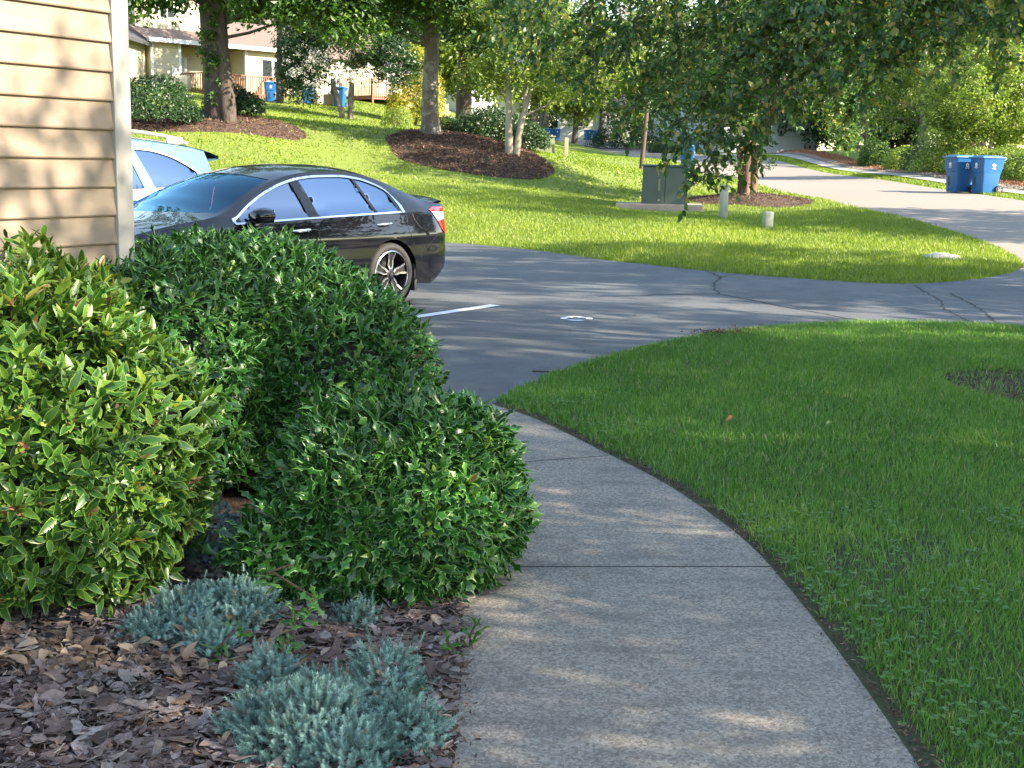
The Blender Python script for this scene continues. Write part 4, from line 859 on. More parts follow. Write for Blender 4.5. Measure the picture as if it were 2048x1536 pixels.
q = [np.array([0, 0]), -wn * 7.]; wl.add([(q[0][0], q[0][1], 0), (q[1][0], q[1][1], 0), (q[1][0], q[1][1], 4), (q[0][0], q[0][1], 4)], [[0, 1, 2, 3]]); wl.build('sheathing', M['seam'], hs_, recalc=False)
fd = MB(); fd.add([hl(L0, .012, 0), hl(.0, .012, 0), hl(0, .012, .115), hl(L0, .012, .115)], [[0, 1, 2, 3]]); fd.build('foundation', M['pale_concrete'], hs_, recalc=False)
ro = MB(); pr_ = [hl(L0, .45, 3.75), hl(.4, .45, 3.75), hl(.4, -7.4, 3.75), hl(L0, -7.4, 3.75)]; ro.add(pr_ + [hl(L0, -3.5, 5.6), hl(.4, -3.5, 5.6)] , [[0, 1, 5, 4], [2, 3, 4, 5], [0, 3, 2, 1], [1, 2, 5], [0, 4, 3]]); ro.build('roof', M['shingle'], hs_)

# ------------------------------------------------------------------ utility boxes, posts, signs
u = gp(1318, 422, 29, 35); ub = empty('utility_box', (u[0], u[1], Z(u[0], u[1])), rad(-6), label='dark green metal utility box with two doors on a concrete pad', cat='utility box')
MB().box((.0, .35, .02), (2.1, 1.25, .30)).build('pad', M['stone'], ub, bevel=.02)
MB().box((.12, .38, .60), (1.12, .76, .92), taper=.97).build('cabinet', M['box_green'], ub, bevel=.015); MB().box((.12, .38, 1.085), (1.16, .80, .05)).build('cabinet_top', M['box_green'], ub, bevel=.015)
for x in (-.15, .39): MB().box((x, -.012, .60), (.525, .02, .86)).build('cabinet_door', M['box_green'], ub, bevel=.008)
MB().box((-.02, -.03, .62), (.05, .02, .30)).build('door_handle', M['olive_metal'], ub); MB().tube([(.0, -.022, .98), (0, -.055, .98)], .028, 10).build('padlock', M['steel'], ub); MB().box((-.07, -.026, 1.0), (.035, .008, .035)).build('warning_tag', M['decal_white'], ub)
MB().tube([(-.02, -.022, .26), (-.02, -.05, .26)], .018, 8).build('bolt', M['steel'], ub)
g_ = gp(1100, 302, 47, 56); gb = empty('green_cabinet', (g_[0] - .15, g_[1], Z(g_[0], g_[1])), rad(8), label='olive utility cabinet behind the mulch island and twin trunks', cat='utility box')
MB().box((-.25, 0, .30), (1.05, .7, .62), taper=.96).build('cabinet', M['olive_metal'], gb, bevel=.02); MB().box((-.25, 0, .63), (1.10, .75, .05)).build('cabinet_top', M['olive_metal'], gb, bevel=.01)
q = gp(1535, 457, 22, 28); pd = empty('telephone_pedestal', (q[0], q[1], Z(q[0], q[1])), .2, label='short grey utility pedestal with rounded top in the island grass', cat='pedestal')
MB().box((0, 0, .17), (.185, .13, .30), bev=.03).build('cover', M['pedestal_grey'], pd, smooth=True); MB().box((0, 0, .02), (.16, .11, .06)).build('base', M['pvc_grey'], pd)
q = gp(1446, 438, 24, 30); ps = empty('marker_post', (q[0], q[1], Z(q[0], q[1])), .3, label='pale grey square post half hidden by leaves left of the red trunk', cat='post')
MB().box((0, 0, .33), (.15, .15, .72), bev=.02, taper=.92).build('post', M['pvc_grey'], ps, smooth=True); MB().box((0, 0, .70), (.16, .16, .04), bev=.015).build('cap', M['pedestal_grey'], ps, smooth=True)
q = W(1281, 347, 50); pl_ = MB().tube([(0, 0, -.1), (.10, 0, 1.3), (.17, .0, 2.6)], .085, 10); o = pl_.build('wooden_pole', M['dark_wood'], smooth=True, label='slim dark brown pole in the grass behind the green utility box', cat='pole'); o.location = (q[0], q[1], Z(q[0], q[1]))
q = gp(1132, 314, 44, 52); o = MB().box((0, 0, .3), (.14, .14, .82)).build('wooden_post', M['pale_wood'], bevel=.01, label='short square wooden post in the sunny grass near the street', cat='post'); o.location = (q[0], q[1], Z(q[0], q[1]))
q = gp(1299, 342, 44, 54); o = MB().tube([(0, 0, 0), (.01, 0, .62)], .008, 5).build('survey_stake', M['dark_wood'], label='thin dark wire stake in the grass beside the brown pole', cat='stake'); o.location = (q[0], q[1], Z(q[0], q[1]))
q = W(1297, 288, 108); sg_ = empty('street_sign', (q[0], q[1], Z(q[0], q[1])), label='small blank white sign on a post in front of the grey house', cat='sign'); MB().tube([(0.1, 0, 0), (.1, 0, 1.0)], .05, 6).build('sign_post', M['pale_wood'], sg_); MB().box((-.1, -.06, 1.15), (.62, .05, .62)).build('sign_panel', M['sign_white'], sg_)
q = gp(1882, 515, 16, 26); vb = empty('valve_cover', (q[0], q[1], Z(q[0], q[1])), .1, label='round concrete valve cover with grey metal lid in the grass tip', cat='cover'); MB().lathe([(.0, .05), (.17, .05), (.26, .04), (.34, .0), (.36, -.05)], 24).build('concrete_ring', M['pale_concrete'], vb, smooth=True); MB().lathe([(0, .066), (.12, .066), (.135, .058), (.135, .045)], 20).build('metal_lid', M['meter_grey'], vb, smooth=True)
q = W(1945, 340, 60); o = empty('mailbox', (q[0], q[1], Z(q[0], q[1])), .1, label='white box on a post behind the pair of blue bins', cat='mailbox'); MB().box((0, 0, .62), (.09, .09, 1.3)).build('mailbox_post', M['pale_wood'], o); MB().box((0, 0, 1.33), (.42, .22, .22), bev=.03).build('mailbox_body', M['white_paint'], o)

# ------------------------------------------------------------------ far houses
def fplane(A, B):
    """facade frame from ground points A (left) and B (right): returns px,py -> (u,w) and (u,v,w) -> xyz"""
    A = np.array(A, float); B = np.array(B, float); L = np.linalg.norm((B - A)[:2]); e = (B - A)[:2] / L; n = np.array([e[1], -e[0]])
    def uv(px, py):
        d = ray(px, py); o_ = np.array([0, 0, CAMZ]); t_ = ((A[:2]) @ n) / (d[:2] @ n); P = o_ + d * t_; return float((P[:2] - A[:2]) @ e), float(P[2])
    def xyz(u, v, w): q = A[:2] + e * u - n * v; return (q[0], q[1], w)
    return uv, xyz, L
def hbox(mb, xyz, u0, u1, v0, v1, w0, w1, m=0):
    P = [xyz(u, v, w) for w in (w0, w1) for u, v in ((u0, v0), (u1, v0), (u1, v1), (u0, v1))]; mb.add(P, [[3, 2, 1, 0], [4, 5, 6, 7], [0, 1, 5, 4], [1, 2, 6, 5], [2, 3, 7, 6], [3, 0, 4, 7]], m)
def window(parent, xyz, u0, u1, w0, w1, v=0, name='window', bars=1, curtain=False):
    f = MB(); t_ = .09
    hbox(f, xyz, u0 - t_, u1 + t_, v - .06, v + .02, w1, w1 + t_); hbox(f, xyz, u0 - t_, u1 + t_, v - .06, v + .02, w0 - t_, w0); hbox(f, xyz, u0 - t_, u0, v - .06, v + .02, w0, w1); hbox(f, xyz, u1, u1 + t_, v - .06, v + .02, w0, w1)
    for k in range(1, bars + 1): c = u0 + (u1 - u0) * k / (bars + 1); hbox(f, xyz, c - .05, c + .05, v - .05, v + .02, w0, w1)
    fo = f.build(name, M['white_paint'], parent); g = MB(); hbox(g, xyz, u0, u1, v - .025, v - .01, w0, w1); g.build('pane', M['curtain' if curtain else 'window_glass'], fo)
A = W(304, 186, 72); B = W(592, 200, 79); uv, xyz, L = fplane(A, B)
HA = empty('cream_house', (0, 0, 0), label='cream sided house with brown shingle roof behind the large oak trunk', cat='house')
gz = lambda px, py: uv(px, py)
eL, eR = uv(304, 82)[1], uv(592, 110)[1]; ew = (eL + eR) / 2; b0 = min(A[2], B[2]) - 1.0
uP0, uP1 = uv(362, 120)[0], uv(490, 120)[0]
m = MB(); hbox(m, xyz, 0, uP0, 0, 7, b0, ew); hbox(m, xyz, uP1, L, 0, 7, b0, ew); hbox(m, xyz, uP0, uP1, 1.6, 7, b0, ew); m.build('wall', M['far_siding'], HA)
m = MB(); hbox(m, xyz, uP0 - .16, uP0 + .004, -.03, .12, b0, ew - .01); hbox(m, xyz, -.02, .14, -.03, .12, b0, ew - .01); hbox(m, xyz, uP1 - .004, uP1 + .14, -.03, .12, b0, ew - .01); hbox(m, xyz, L - .14, L + .02, -.03, .12, b0, ew - .01); hbox(m, xyz, -.4, L + .4, -.5, -.42, ew - .02, ew + .2); m.build('corner_boards', M['white_paint'], HA)
m = MB(); P = [xyz(-.5, -.48, ew + .1), xyz(L + .5, -.48, ew + .1), xyz(L + .5, 3.6, ew + 1.9), xyz(-.5, 3.6, ew + 1.9), xyz(L + .5, 7.5, ew + .1), xyz(-.5, 7.5, ew + .1), xyz(-.5, -.48, ew - .0), xyz(L + .5, -.48, ew - .0), xyz(L + .5, 7.5, ew), xyz(-.5, 7.5, ew)]
m.add(P, [[0, 1, 2, 3], [3, 2, 4, 5], [6, 9, 8, 7], [0, 6, 7, 1], [1, 7, 8, 4, 2], [0, 3, 5, 9, 6]]); m.build('roof', M['shingle'], HA)
m = MB(); u0, u1 = uv(296, 40)[0], uv(455, 40)[0]; hbox(m, xyz, u0, u1, 1.3, 9, ew + .4, ew + 5.0); m.build('upper_wall', M['far_siding'], HA)
a_, b_ = uv(336, 32), uv(362, 4); window(HA, xyz, uv(345, 32)[0], uv(372, 4)[0], ew + 1.5, ew + 2.8, 1.3, bars=1)
w0_, w1_ = uv(520, 159)[1], uv(520, 119)[1]; window(HA, xyz, uv(524, 150)[0], uv(543, 150)[0], w0_, w1_, 0, bars=0); window(HA, xyz, uv(547, 150)[0], uv(567, 150)[0], w0_ - .05, w1_ - .05, 0, bars=0)
dz0 = uv(380, 178)[1]; dzt = uv(380, 110)[1]
fo = MB(); hbox(fo, xyz, uv(374, 140)[0], uv(404, 140)[0], 1.5, 1.62, dz0, dzt); d_ = fo.build('door', M['white_paint'], HA); g = MB(); hbox(g, xyz, uv(378, 140)[0], uv(398, 140)[0], 1.46, 1.49, dz0 + .3, dzt - .15); g.build('pane', M['curtain'], d_)
m = MB(); c = uv(347, 146); hbox(m, xyz, c[0] - .15, c[0] + .15, -.12, -.0, c[1] - .35, c[1] + .3); m.tube([xyz(c[0], -.05, c[1] - .35), xyz(c[0], -.05, A[2])], .03, 6); m.build('electric_meter', M['meter_grey'], HA)
m = MB(); c = uv(344, 100); m.lathe([(0, .1), (.08, .06), (.1, 0)], 10, xyz(uv(312, 96)[0], -.1, uv(312, 86)[1])); m.build('floodlight', M['white_paint'], HA)
ac = empty('air_conditioner', xyz(uv(340, 170)[0] + .2, -.9, 0), label='beige louvred air conditioner against the cream wall by the left deck', cat='air conditioner'); ac.location.z = uv(340, 178)[1] - .1; MB().box((0, 0, .4), (.8, .8, .8), bev=.06).build('casing', M['beige_metal'], ac, smooth=True)
lv = MB()
for k in range(9): lv.box((0, 0, .1 + .07 * k), (.82, .82, .015))
lv.build('louvres', M['meter_grey'], ac)
def deck(name, label, xyz, u0, u1, v0, v1, zf_, zr_, wood='stain_wood', gaps=(), front_lo=None, skirt=True):
    D = empty(name, (0, 0, 0), label=label, cat='deck'); m = MB(); hbox(m, xyz, u0, u1, v0, v1, zf_ - .22, zf_); m.build('floor', M[wood], D)
    rl = MB(); bl = MB(); po = MB(); n = int((u1 - u0) / .15)
    def ok(u): return not any(a <= u <= b for a, b in gaps)
    for k in range(n + 1):
        u = u0 + .04 + (u1 - u0 - .08) * k / n
        if ok(u): hbox(bl, xyz, u - .028, u + .028, v0 - .03, v0 + .01, zf_ - .12, zr_ - .05)
    segs = []; cur = u0
    for a, b in sorted(gaps): segs.append((cur, a)); cur = b
    segs.append((cur, u1))
    for a, b in segs:
        if b - a > .1: hbox(rl, xyz, a, b, v0 - .06, v0 + .06, zr_ - .05, zr_); hbox(rl, xyz, a, b, v0 - .015, v0 + .035, zf_ + .05, zf_ + .12); hbox(po, xyz, a, a + .1, v0 - .045, v0 + .05, zf_ - .9, zr_ - .06); hbox(po, xyz, b - .1, b, v0 - .045, v0 + .05, zf_ - .9, zr_ - .06)
    for us in (u0, u1):
        nn = max(2, int((v1 - v0) / .16))
        for k in range(nn): v = v0 + .1 + (v1 - v0 - .1) * k / nn; hbox(bl, xyz, us - .02, us + .02, v - .03, v + .02, zf_ - .1, zr_ - .05)
        hbox(rl, xyz, us - .05, us + .05, v0 + .062, v1, zr_ - .05, zr_)
    rl.build('handrail', M[wood], D); bl.build('railing_slats', M[wood], D); po.build('post_frame', M[wood], D); return D
zf1 = uv(440, 192)[1]; zr1 = uv(440, 152)[1]
D1 = deck('wooden_deck', 'reddish wooden deck with railings in front of the cream house porch', xyz, uv(362, 180)[0], uv(527, 190)[0], -2.2, 0, zf1, zr1, gaps=[(uv(388, 180)[0], uv(418, 180)[0])])
st = MB()
for k in range(3): hbox(st, xyz, uv(390, 180)[0], uv(416, 180)[0], -2.25 - .28 * (k + 1), -2.25 - .28 * k, zf1 - .2 * (k + 1) - .04, zf1 - .2 * (k + 1))
st.build('steps', M['pale_wood'], D1)
cu = uv(403, 150)[0]; pp = xyz(cu + .4, -.9, zf1); o = MB().tube([(0, 0, .0), (0, 0, .6), (0, 0, 1.2), (0, 0, 2.1), (0, 0, 2.25)], [.03, .03, .16, .13, .02], 10).build('patio_umbrella', M['umbrella_blue'], smooth=True, label='folded dark blue patio umbrella standing on the deck by the white door', cat='umbrella'); o.location = pp
pp = xyz(cu - .1, -1.4, zf1); gr = empty('barbecue_grill', pp, label='black covered barbecue grill on the deck near the steps', cat='grill'); MB().box((0, 0, .72), (.7, .5, .45), bev=.12).build('hood', M['black_plastic'], gr, smooth=True); MB().box((0, 0, .25), (.6, .42, .5)).build('cart', M['black_plastic'], gr)
# neighbour wing in shade at the far left
A2 = W(225, 176, 66); B2 = W(300, 180, 73); uv2, xyz2, L2 = fplane(A2, B2); HB = empty('shaded_house', (0, 0, 0), label='shaded cream wing with dark roof edge at the far left beside the corner board', cat='house')
e2 = uv2(290, 88)[1]; m = MB(); hbox(m, xyz2, -4, L2, 0, 3.4, b0 - .5, e2); m.build('wall', M['far_siding'], HB); m = MB(); P = [xyz2(-4.4, -.5, e2), xyz2(L2 - 1.2, -.5, e2), xyz2(L2 - 1.2, 3.6, e2 + 2.2), xyz2(-4.4, 3.6, e2 + 2.2)]; m.add(P + [(p[0], p[1], p[2] - .18) for p in P], [[0, 1, 2, 3], [7, 6, 5, 4], [0, 4, 5, 1], [1, 5, 6, 2], [2, 6, 7, 3], [3, 7, 4, 0]]); m.build('roof', M['dark_shingle'], HB)
# second house behind the flowering tree
A3 = W(604, 205, 80); B3 = W(835, 214, 86); uv3, xyz3, L3 = fplane(A3, B3); HC = empty('tan_house', (0, 0, 0), label='tan sided house glimpsed behind the white flowering tree', cat='house'); e3 = uv3(700, 122)[1]
m = MB(); hbox(m, xyz3, 0, L3, 0, 8, b0, e3); m.build('wall', M['far_siding'], HC); m = MB(); P = [xyz3(-.5, -.5, e3), xyz3(L3 + .5, -.5, e3), xyz3(L3 + .5, 4, e3 + 2.6), xyz3(-.5, 4, e3 + 2.6), xyz3(L3 + .5, 8.5, e3), xyz3(-.5, 8.5, e3)]; m.add(P, [[0, 1, 2, 3], [3, 2, 4, 5], [0, 5, 4, 1], [1, 4, 2], [0, 3, 5]]); m.build('roof', M['shingle'], HC)
m = MB(); hbox(m, xyz3, uv3(612, 160)[0], uv3(640, 160)[0], -.05, 0, e3 - 2.0, e3 - .7); window(HC, xyz3, uv3(660, 160)[0], uv3(684, 160)[0], e3 - 2.1, e3 - .8, 0); window(HC, xyz3, uv3(760, 160)[0], uv3(786, 160)[0], e3 - 2.3, e3 - .5, 0, curtain=True)
zf3 = uv3(760, 204)[1]; D2 = deck('picket_deck', 'weathered brown picket railing deck behind the sunny shrub', xyz3, uv3(678, 190)[0], uv3(812, 190)[0], -3.4, -.02, zf3 + .2, zf3 + 1.35)
D3 = MB()
for k in range(12): u = uv3(735, 200)[0] + k * .2; hbox(D3, xyz3, u, u + .11, -5.2, -5.15, zf3 - .9, zf3 - .15)
hbox(D3, xyz3, uv3(735, 200)[0] - .1, uv3(735, 200)[0] + 2.5, -5.14, -5.10, zf3 - .7, zf3 - .6); D3.build('picket_fence', M['pale_wood'], label='low pale picket fence in front of the brown deck', cat='fence')
q = W(640, 208, 73); o = MB().lathe([(0, 1.75), (.35, 1.68), (.5, 1.4), (.52, .3), (.5, 0)], 20).build('storage_tank', M['beige_metal'], smooth=True, label='beige rounded tank between the bins under the white flowers', cat='tank'); o.location = (q[0], q[1], Z(q[0], q[1]) - .1); o.scale = (.75, .75, .75)
q = W(659, 210, 71.5); o = MB().box((0, 0, .28), (.62, .5, .62)).build('tan_box', M['pale_wood'], bevel=.02, label='tan box on the grass left of the blue bin', cat='box'); o.location = (q[0], q[1], Z(q[0], q[1]))
# white and grey buildings beyond the street bend
A4 = W(930, 262, 95); B4 = W(1040, 262, 100); uv4, xyz4, L4 = fplane(A4, B4); H4 = empty('pale_garage', (0, 0, 0), label='pale blue-white garage wall seen between the dark trunk and twin trunks', cat='building'); m = MB(); hbox(m, xyz4, 0, L4, 0, 8, A4[2] - 1, A4[2] + 3.4); m.build('wall', M['white_paint'], H4); m = MB(); P = [xyz4(-.5, -.5, A4[2] + 3.4), xyz4(L4 + .5, -.5, A4[2] + 3.4), xyz4(L4 + .5, 4, A4[2] + 5.4), xyz4(-.5, 4, A4[2] + 5.4), xyz4(L4 + .5, 8.5, A4[2] + 3.4), xyz4(-.5, 8.5, A4[2] + 3.4)]; m.add(P, [[0, 1, 2, 3], [3, 2, 4, 5], [0, 5, 4, 1], [1, 4, 2], [0, 3, 5]]); m.build('roof', M['shingle'], H4)
m = MB(); hbox(m, xyz4, .3, L4 - .3, -.06, -.0, A4[2] - .2, A4[2] + 2.3); m.build('garage_door', M['sign_white'], H4)
A5 = W(1306, 290, 112); B5 = W(1440, 292, 104); uv5, xyz5, L5 = fplane(A5, B5); H5 = empty('grey_house', (0, 0, 0), label='light grey sided gable house above the round hedges across the street', cat='house'); e5 = A5[2] + 2.6
m = MB(); P = [xyz5(0, 0, A5[2] - 1), xyz5(L5, 0, A5[2] - 1), xyz5(L5, 0, e5), xyz5(L5 / 2, 0, e5 + 2.2), xyz5(0, 0, e5)]; Q = [xyz5(0, 10, A5[2] - 1), xyz5(L5, 10, A5[2] - 1), xyz5(L5, 10, e5), xyz5(L5 / 2, 10, e5 + 2.2), xyz5(0, 10, e5)]; m.add(P + Q, [[0, 1, 2, 3, 4], [9, 8, 7, 6, 5], [0, 5, 6, 1], [1, 6, 7, 2], [4, 9, 5, 0]]); m.build('wall', M['grey_siding'], H5)
m = MB()
for s0, s1 in ((-.4, L5 / 2), (L5 / 2, L5 + .4)):
    z0_ = e5 - .18 if s0 < 0 else e5 + 2.24; z1_ = e5 + 2.24 if s0 < 0 else e5 - .18; P = [xyz5(s0, -.4, z0_), xyz5(s1, -.4, z1_), xyz5(s1, 10.4, z1_), xyz5(s0, 10.4, z0_)]; m.add(P + [(p[0], p[1], p[2] + .16) for p in P], [[3, 2, 1, 0], [4, 5, 6, 7], [0, 1, 5, 4], [1, 2, 6, 5], [2, 3, 7, 6], [3, 0, 4, 7]])
m.build('roof', M['dark_shingle'], H5)
A6 = W(1120, 268, 150); B6 = W(1260, 272, 150); uv6, xyz6, L6 = fplane(A6, B6); H6 = empty('white_house', (0, 0, 0), label='white house wall far down the street behind the bend', cat='house'); m = MB(); hbox(m, xyz6, 0, L6, 0, 9, A6[2] - 1, A6[2] + 3); m.build('wall', M['white_paint'], H6); m = MB(); P = [xyz6(-.5, -.5, A6[2] + 3), xyz6(L6 + .5, -.5, A6[2] + 3), xyz6(L6 + .5, 4, A6[2] + 5), xyz6(-.5, 4, A6[2] + 5), xyz6(L6 + .5, 9.5, A6[2] + 3), xyz6(-.5, 9.5, A6[2] + 3)]; m.add(P, [[0, 1, 2, 3], [3, 2, 4, 5], [0, 5, 4, 1], [1, 4, 2], [0, 3, 5]]); m.build('roof', M['dark_shingle'], H6)
for k in range(2): window(H6, xyz6, 2 + 3 * k, 3.2 + 3 * k, A6[2] + .9, A6[2] + 2.2)
# footpath, gravel edge and driveway across the street
def strip(name, poly, mat, dz):
    P = densify(poly, 1.2); V, Fc = cdt(sample_poly(P, 400), [P]); c = V[Fc].mean(1); Fc = Fc[inside(c, P)]; tag(np_mesh(name, np.c_[V, zf(V[:, 0], V[:, 1]) + dz], Fc, M[mat], smooth=True), kind='structure')
strip('gravel_path', [(14.2, 14), (15.2, 14), (15.2, 95), (14.2, 95)], 'gravel', .05)
strip('driveway', [(17.4, 62), (40, 60), (40, 53), (17.4, 55)], 'old_asphalt', .06)
# ------------------------------------------------------------------ plants
def unit(n): v = RS.randn(n, 3); return v / np.linalg.norm(v, axis=1, keepdims=True)
def lobes_points(lobes, per):
    """clump centres spread through ellipsoid lobes, most of them near the surface"""
    out = []
    for (c, r, n) in lobes:
        d = unit(n); k = RS.rand(n) ** .4; out.append(np.array(c) + d * k[:, None] * np.array(r))
    return np.concatenate(out)
def crown(name, lobes, parent, mat, leaf, nleaf, cr, T=None, droop=.3, frac_out=.5):
    C = lobes_points(lobes, 1); m = len(C); cen = np.mean([np.array(l[0]) for l in lobes], 0)
    size = cr * (.6 + .8 * RS.rand(m)); ci = np.repeat(np.arange(m), nleaf); n = len(ci)
    d = unit(n); rr = RS.rand(n) ** .45; p = C[ci] + d * (rr * size[ci])[:, None] * np.array([1, 1, .75])
    nm = d * .6 + unit(n) * .8 + np.array([0, 0, .55]); R = rot_from(nm, RS.rand(n) * 2 * PI)
    tone = np.clip(.38 + .20 * RS.randn(m), 0, 1); rnd = tone[ci] + .16 * RS.randn(n)
    s = leaf * (.65 + .7 * RS.rand(n))
    o = scatter(name, T or t_rhomb(), p, R, s, M[mat], parent, rnd=rnd); return o, C
def limb(a, b, sag=.12, n=6, wob=.05):
    a, b = np.array(a, float), np.array(b, float); L = np.linalg.norm(b - a); k = np.linspace(0, 1, n)[:, None]; P = a + (b - a) * k; P[:, 2] += (np.sin(k[:, 0] * PI)) * L * sag; P[1:-1] += RS.randn(n - 2, 3) * wob * L * .4; return P
def tree(name, label, cat, base, trunks, lobes, leafmat_, barkm, leaf=.2, nleaf=60, cr=.6, nlimb=14, group=None, T=None, limb_r=.05, sink=.15, extra=None):
    """trunks: list of (points relative to the base, radii); lobes relative to the base"""
    bx, by = base[0], base[1]; bz = Z(bx, by) if len(base) < 3 else base[2]; root = empty(name, (bx, by, bz)); tag(root, label, cat, group)
    o, C = crown('crown', lobes, root, leafmat_, leaf, nleaf, cr, T)
    m = MB(); tips = []
    for pts, rs in trunks:
        P = smooth_line_3(pts, 5); r = np.interp(np.linspace(0, 1, len(P)), np.linspace(0, 1, len(rs)), rs) * (1 + .05 * RS.randn(len(P))); P[0][2] -= sink; m.tube(P, r, 12); tips += [(p, q) for p, q in zip(P[len(P) // 3:], r[len(P) // 3:])]
    for i in RS.permutation(len(C))[:nlimb]:
        c = C[i]; j = min(range(len(tips)), key=lambda k: np.linalg.norm(tips[k][0] - c) + .8 * max(0, tips[k][0][2] - c[2] + .5)); p, r = tips[j]; L = limb(p, c, .06); m.tube(L, np.linspace(min(r * .5, limb_r), .010, len(L)), 6)
    m.build('trunk', M[barkm], root, smooth=True)
    return root, C
def smooth_line_3(pts, n):
    P = [np.array(p, float) for p in pts]; P = [2 * P[0] - P[1]] + P + [2 * P[-1] - P[-2]]; out = []
    for i in range(1, len(P) - 2):
        for j in range(n): t = j / n; out.append(.5 * (2 * P[i] + (P[i + 1] - P[i - 1]) * t + (2 * P[i - 1] - 5 * P[i] + 4 * P[i + 1] - P[i + 2]) * t * t + (-P[i - 1] + 3 * P[i] - 3 * P[i + 1] + P[i + 2]) * t ** 3))
    out.append(P[-2]); return [np.array(p) for p in out]

# --- near hollies
HOLLY, ELL, RH, SHOOT = t_holly(), t_leaf(.34, .34, .16), t_rhomb(), t_shoot()
def shoots_on(sd, n, inner=.10):
    """points and outward directions on a lumpy superellipsoid; sd = (center, radii, power, seed)"""
    c, r, pw, seed, lump = sd; d = unit(n * 2); d = d[d[:, 2] > -.55][:n]; q = (np.abs(d / np.array(r)) ** pw).sum(1) ** (-1 / pw)
    dd = d / np.array([1., 1., 1.]); rs = np.random.RandomState(seed); l = np.zeros(len(d))
    for k in range(7): a = rs.randn(3); f = 3.2 + 2.2 * k; l += np.sin(d @ a * f / np.linalg.norm(a) + rs.rand() * 6) / (1 + .5 * k)
    q = q * (1 + lump * l) ; p = c + d * q[:, None]; nm = np.sign(d) * np.abs(d * q[:, None] / np.array(r)) ** (pw - 1) / np.array(r); nm /= np.linalg.norm(nm, axis=1, keepdims=True)
    out_ = (RS.rand(len(p)) < .07) * RS.rand(len(p)) * .055
    return p - nm * (RS.rand(len(p)) ** 1.7 * inner - out_)[:, None], nm, l
def whorls(p, nm, nl, spread, T, size, step=.010, lift=.35, jit=.3):
    n = len(p); d = nm + RS.randn(n, 3) * jit + np.array([0, 0, lift]); d /= np.linalg.norm(d, axis=1, keepdims=True); F_ = rot_from(d, RS.rand(n) * 6.28); pos, X, U = [], [], []
    for k in range(nl):
        a = 2.4 * k + RS.rand(n) * .5; tilt = rad(spread[0] + (spread[1] - spread[0]) * k / max(1, nl - 1)) + RS.randn(n) * .15
        x = F_[:, :, 0] * (np.cos(a) * np.sin(tilt))[:, None] + F_[:, :, 1] * (np.sin(a) * np.sin(tilt))[:, None] + F_[:, :, 2] * np.cos(tilt)[:, None]
        pos.append(p - d * (step * k)); X.append(x); U.append(d)
    pos, X, U = np.concatenate(pos), np.concatenate(X), np.concatenate(U); return pos, frames(X, U + RS.randn(*U.shape) * .12)
def bush_core(sd, parent, k=.86):
    c, r, pw, seed, lump = sd; V = []; n1, n2 = 22, 34
    for i in range(n1):
        th = PI * i / (n1 - 1)
        for j in range(n2): ph = 2 * PI * j / n2; V.append((math.sin(th) * math.cos(ph), math.sin(th) * math.sin(ph), math.cos(th)))
    d = np.array(V); q = (np.abs(d / np.array(r)) ** pw).sum(1) ** (-1 / pw); rs = np.random.RandomState(seed); l = np.zeros(len(d))
    for m_ in range(7): a = rs.randn(3); f = 3.2 + 2.2 * m_; l += np.sin(d @ a * f / np.linalg.norm(a) + rs.rand() * 6) / (1 + .5 * m_)
    P = c + d * (q * (1 + lump * l) * k - .05)[:, None]; P[:, 2] = np.maximum(P[:, 2], .06); f = [[i * n2 + j, i * n2 + (j + 1) % n2, (i + 1) * n2 + (j + 1) % n2, (i + 1) * n2 + j] for i in range(n1 - 1) for j in range(n2)]
    return P, np.array(f)
t = NT('bush_shade'); t.set((.012, .018, .010), .95); M['bush_shade'] = t.m  # near-black core colour stands in for the shade between the leaves
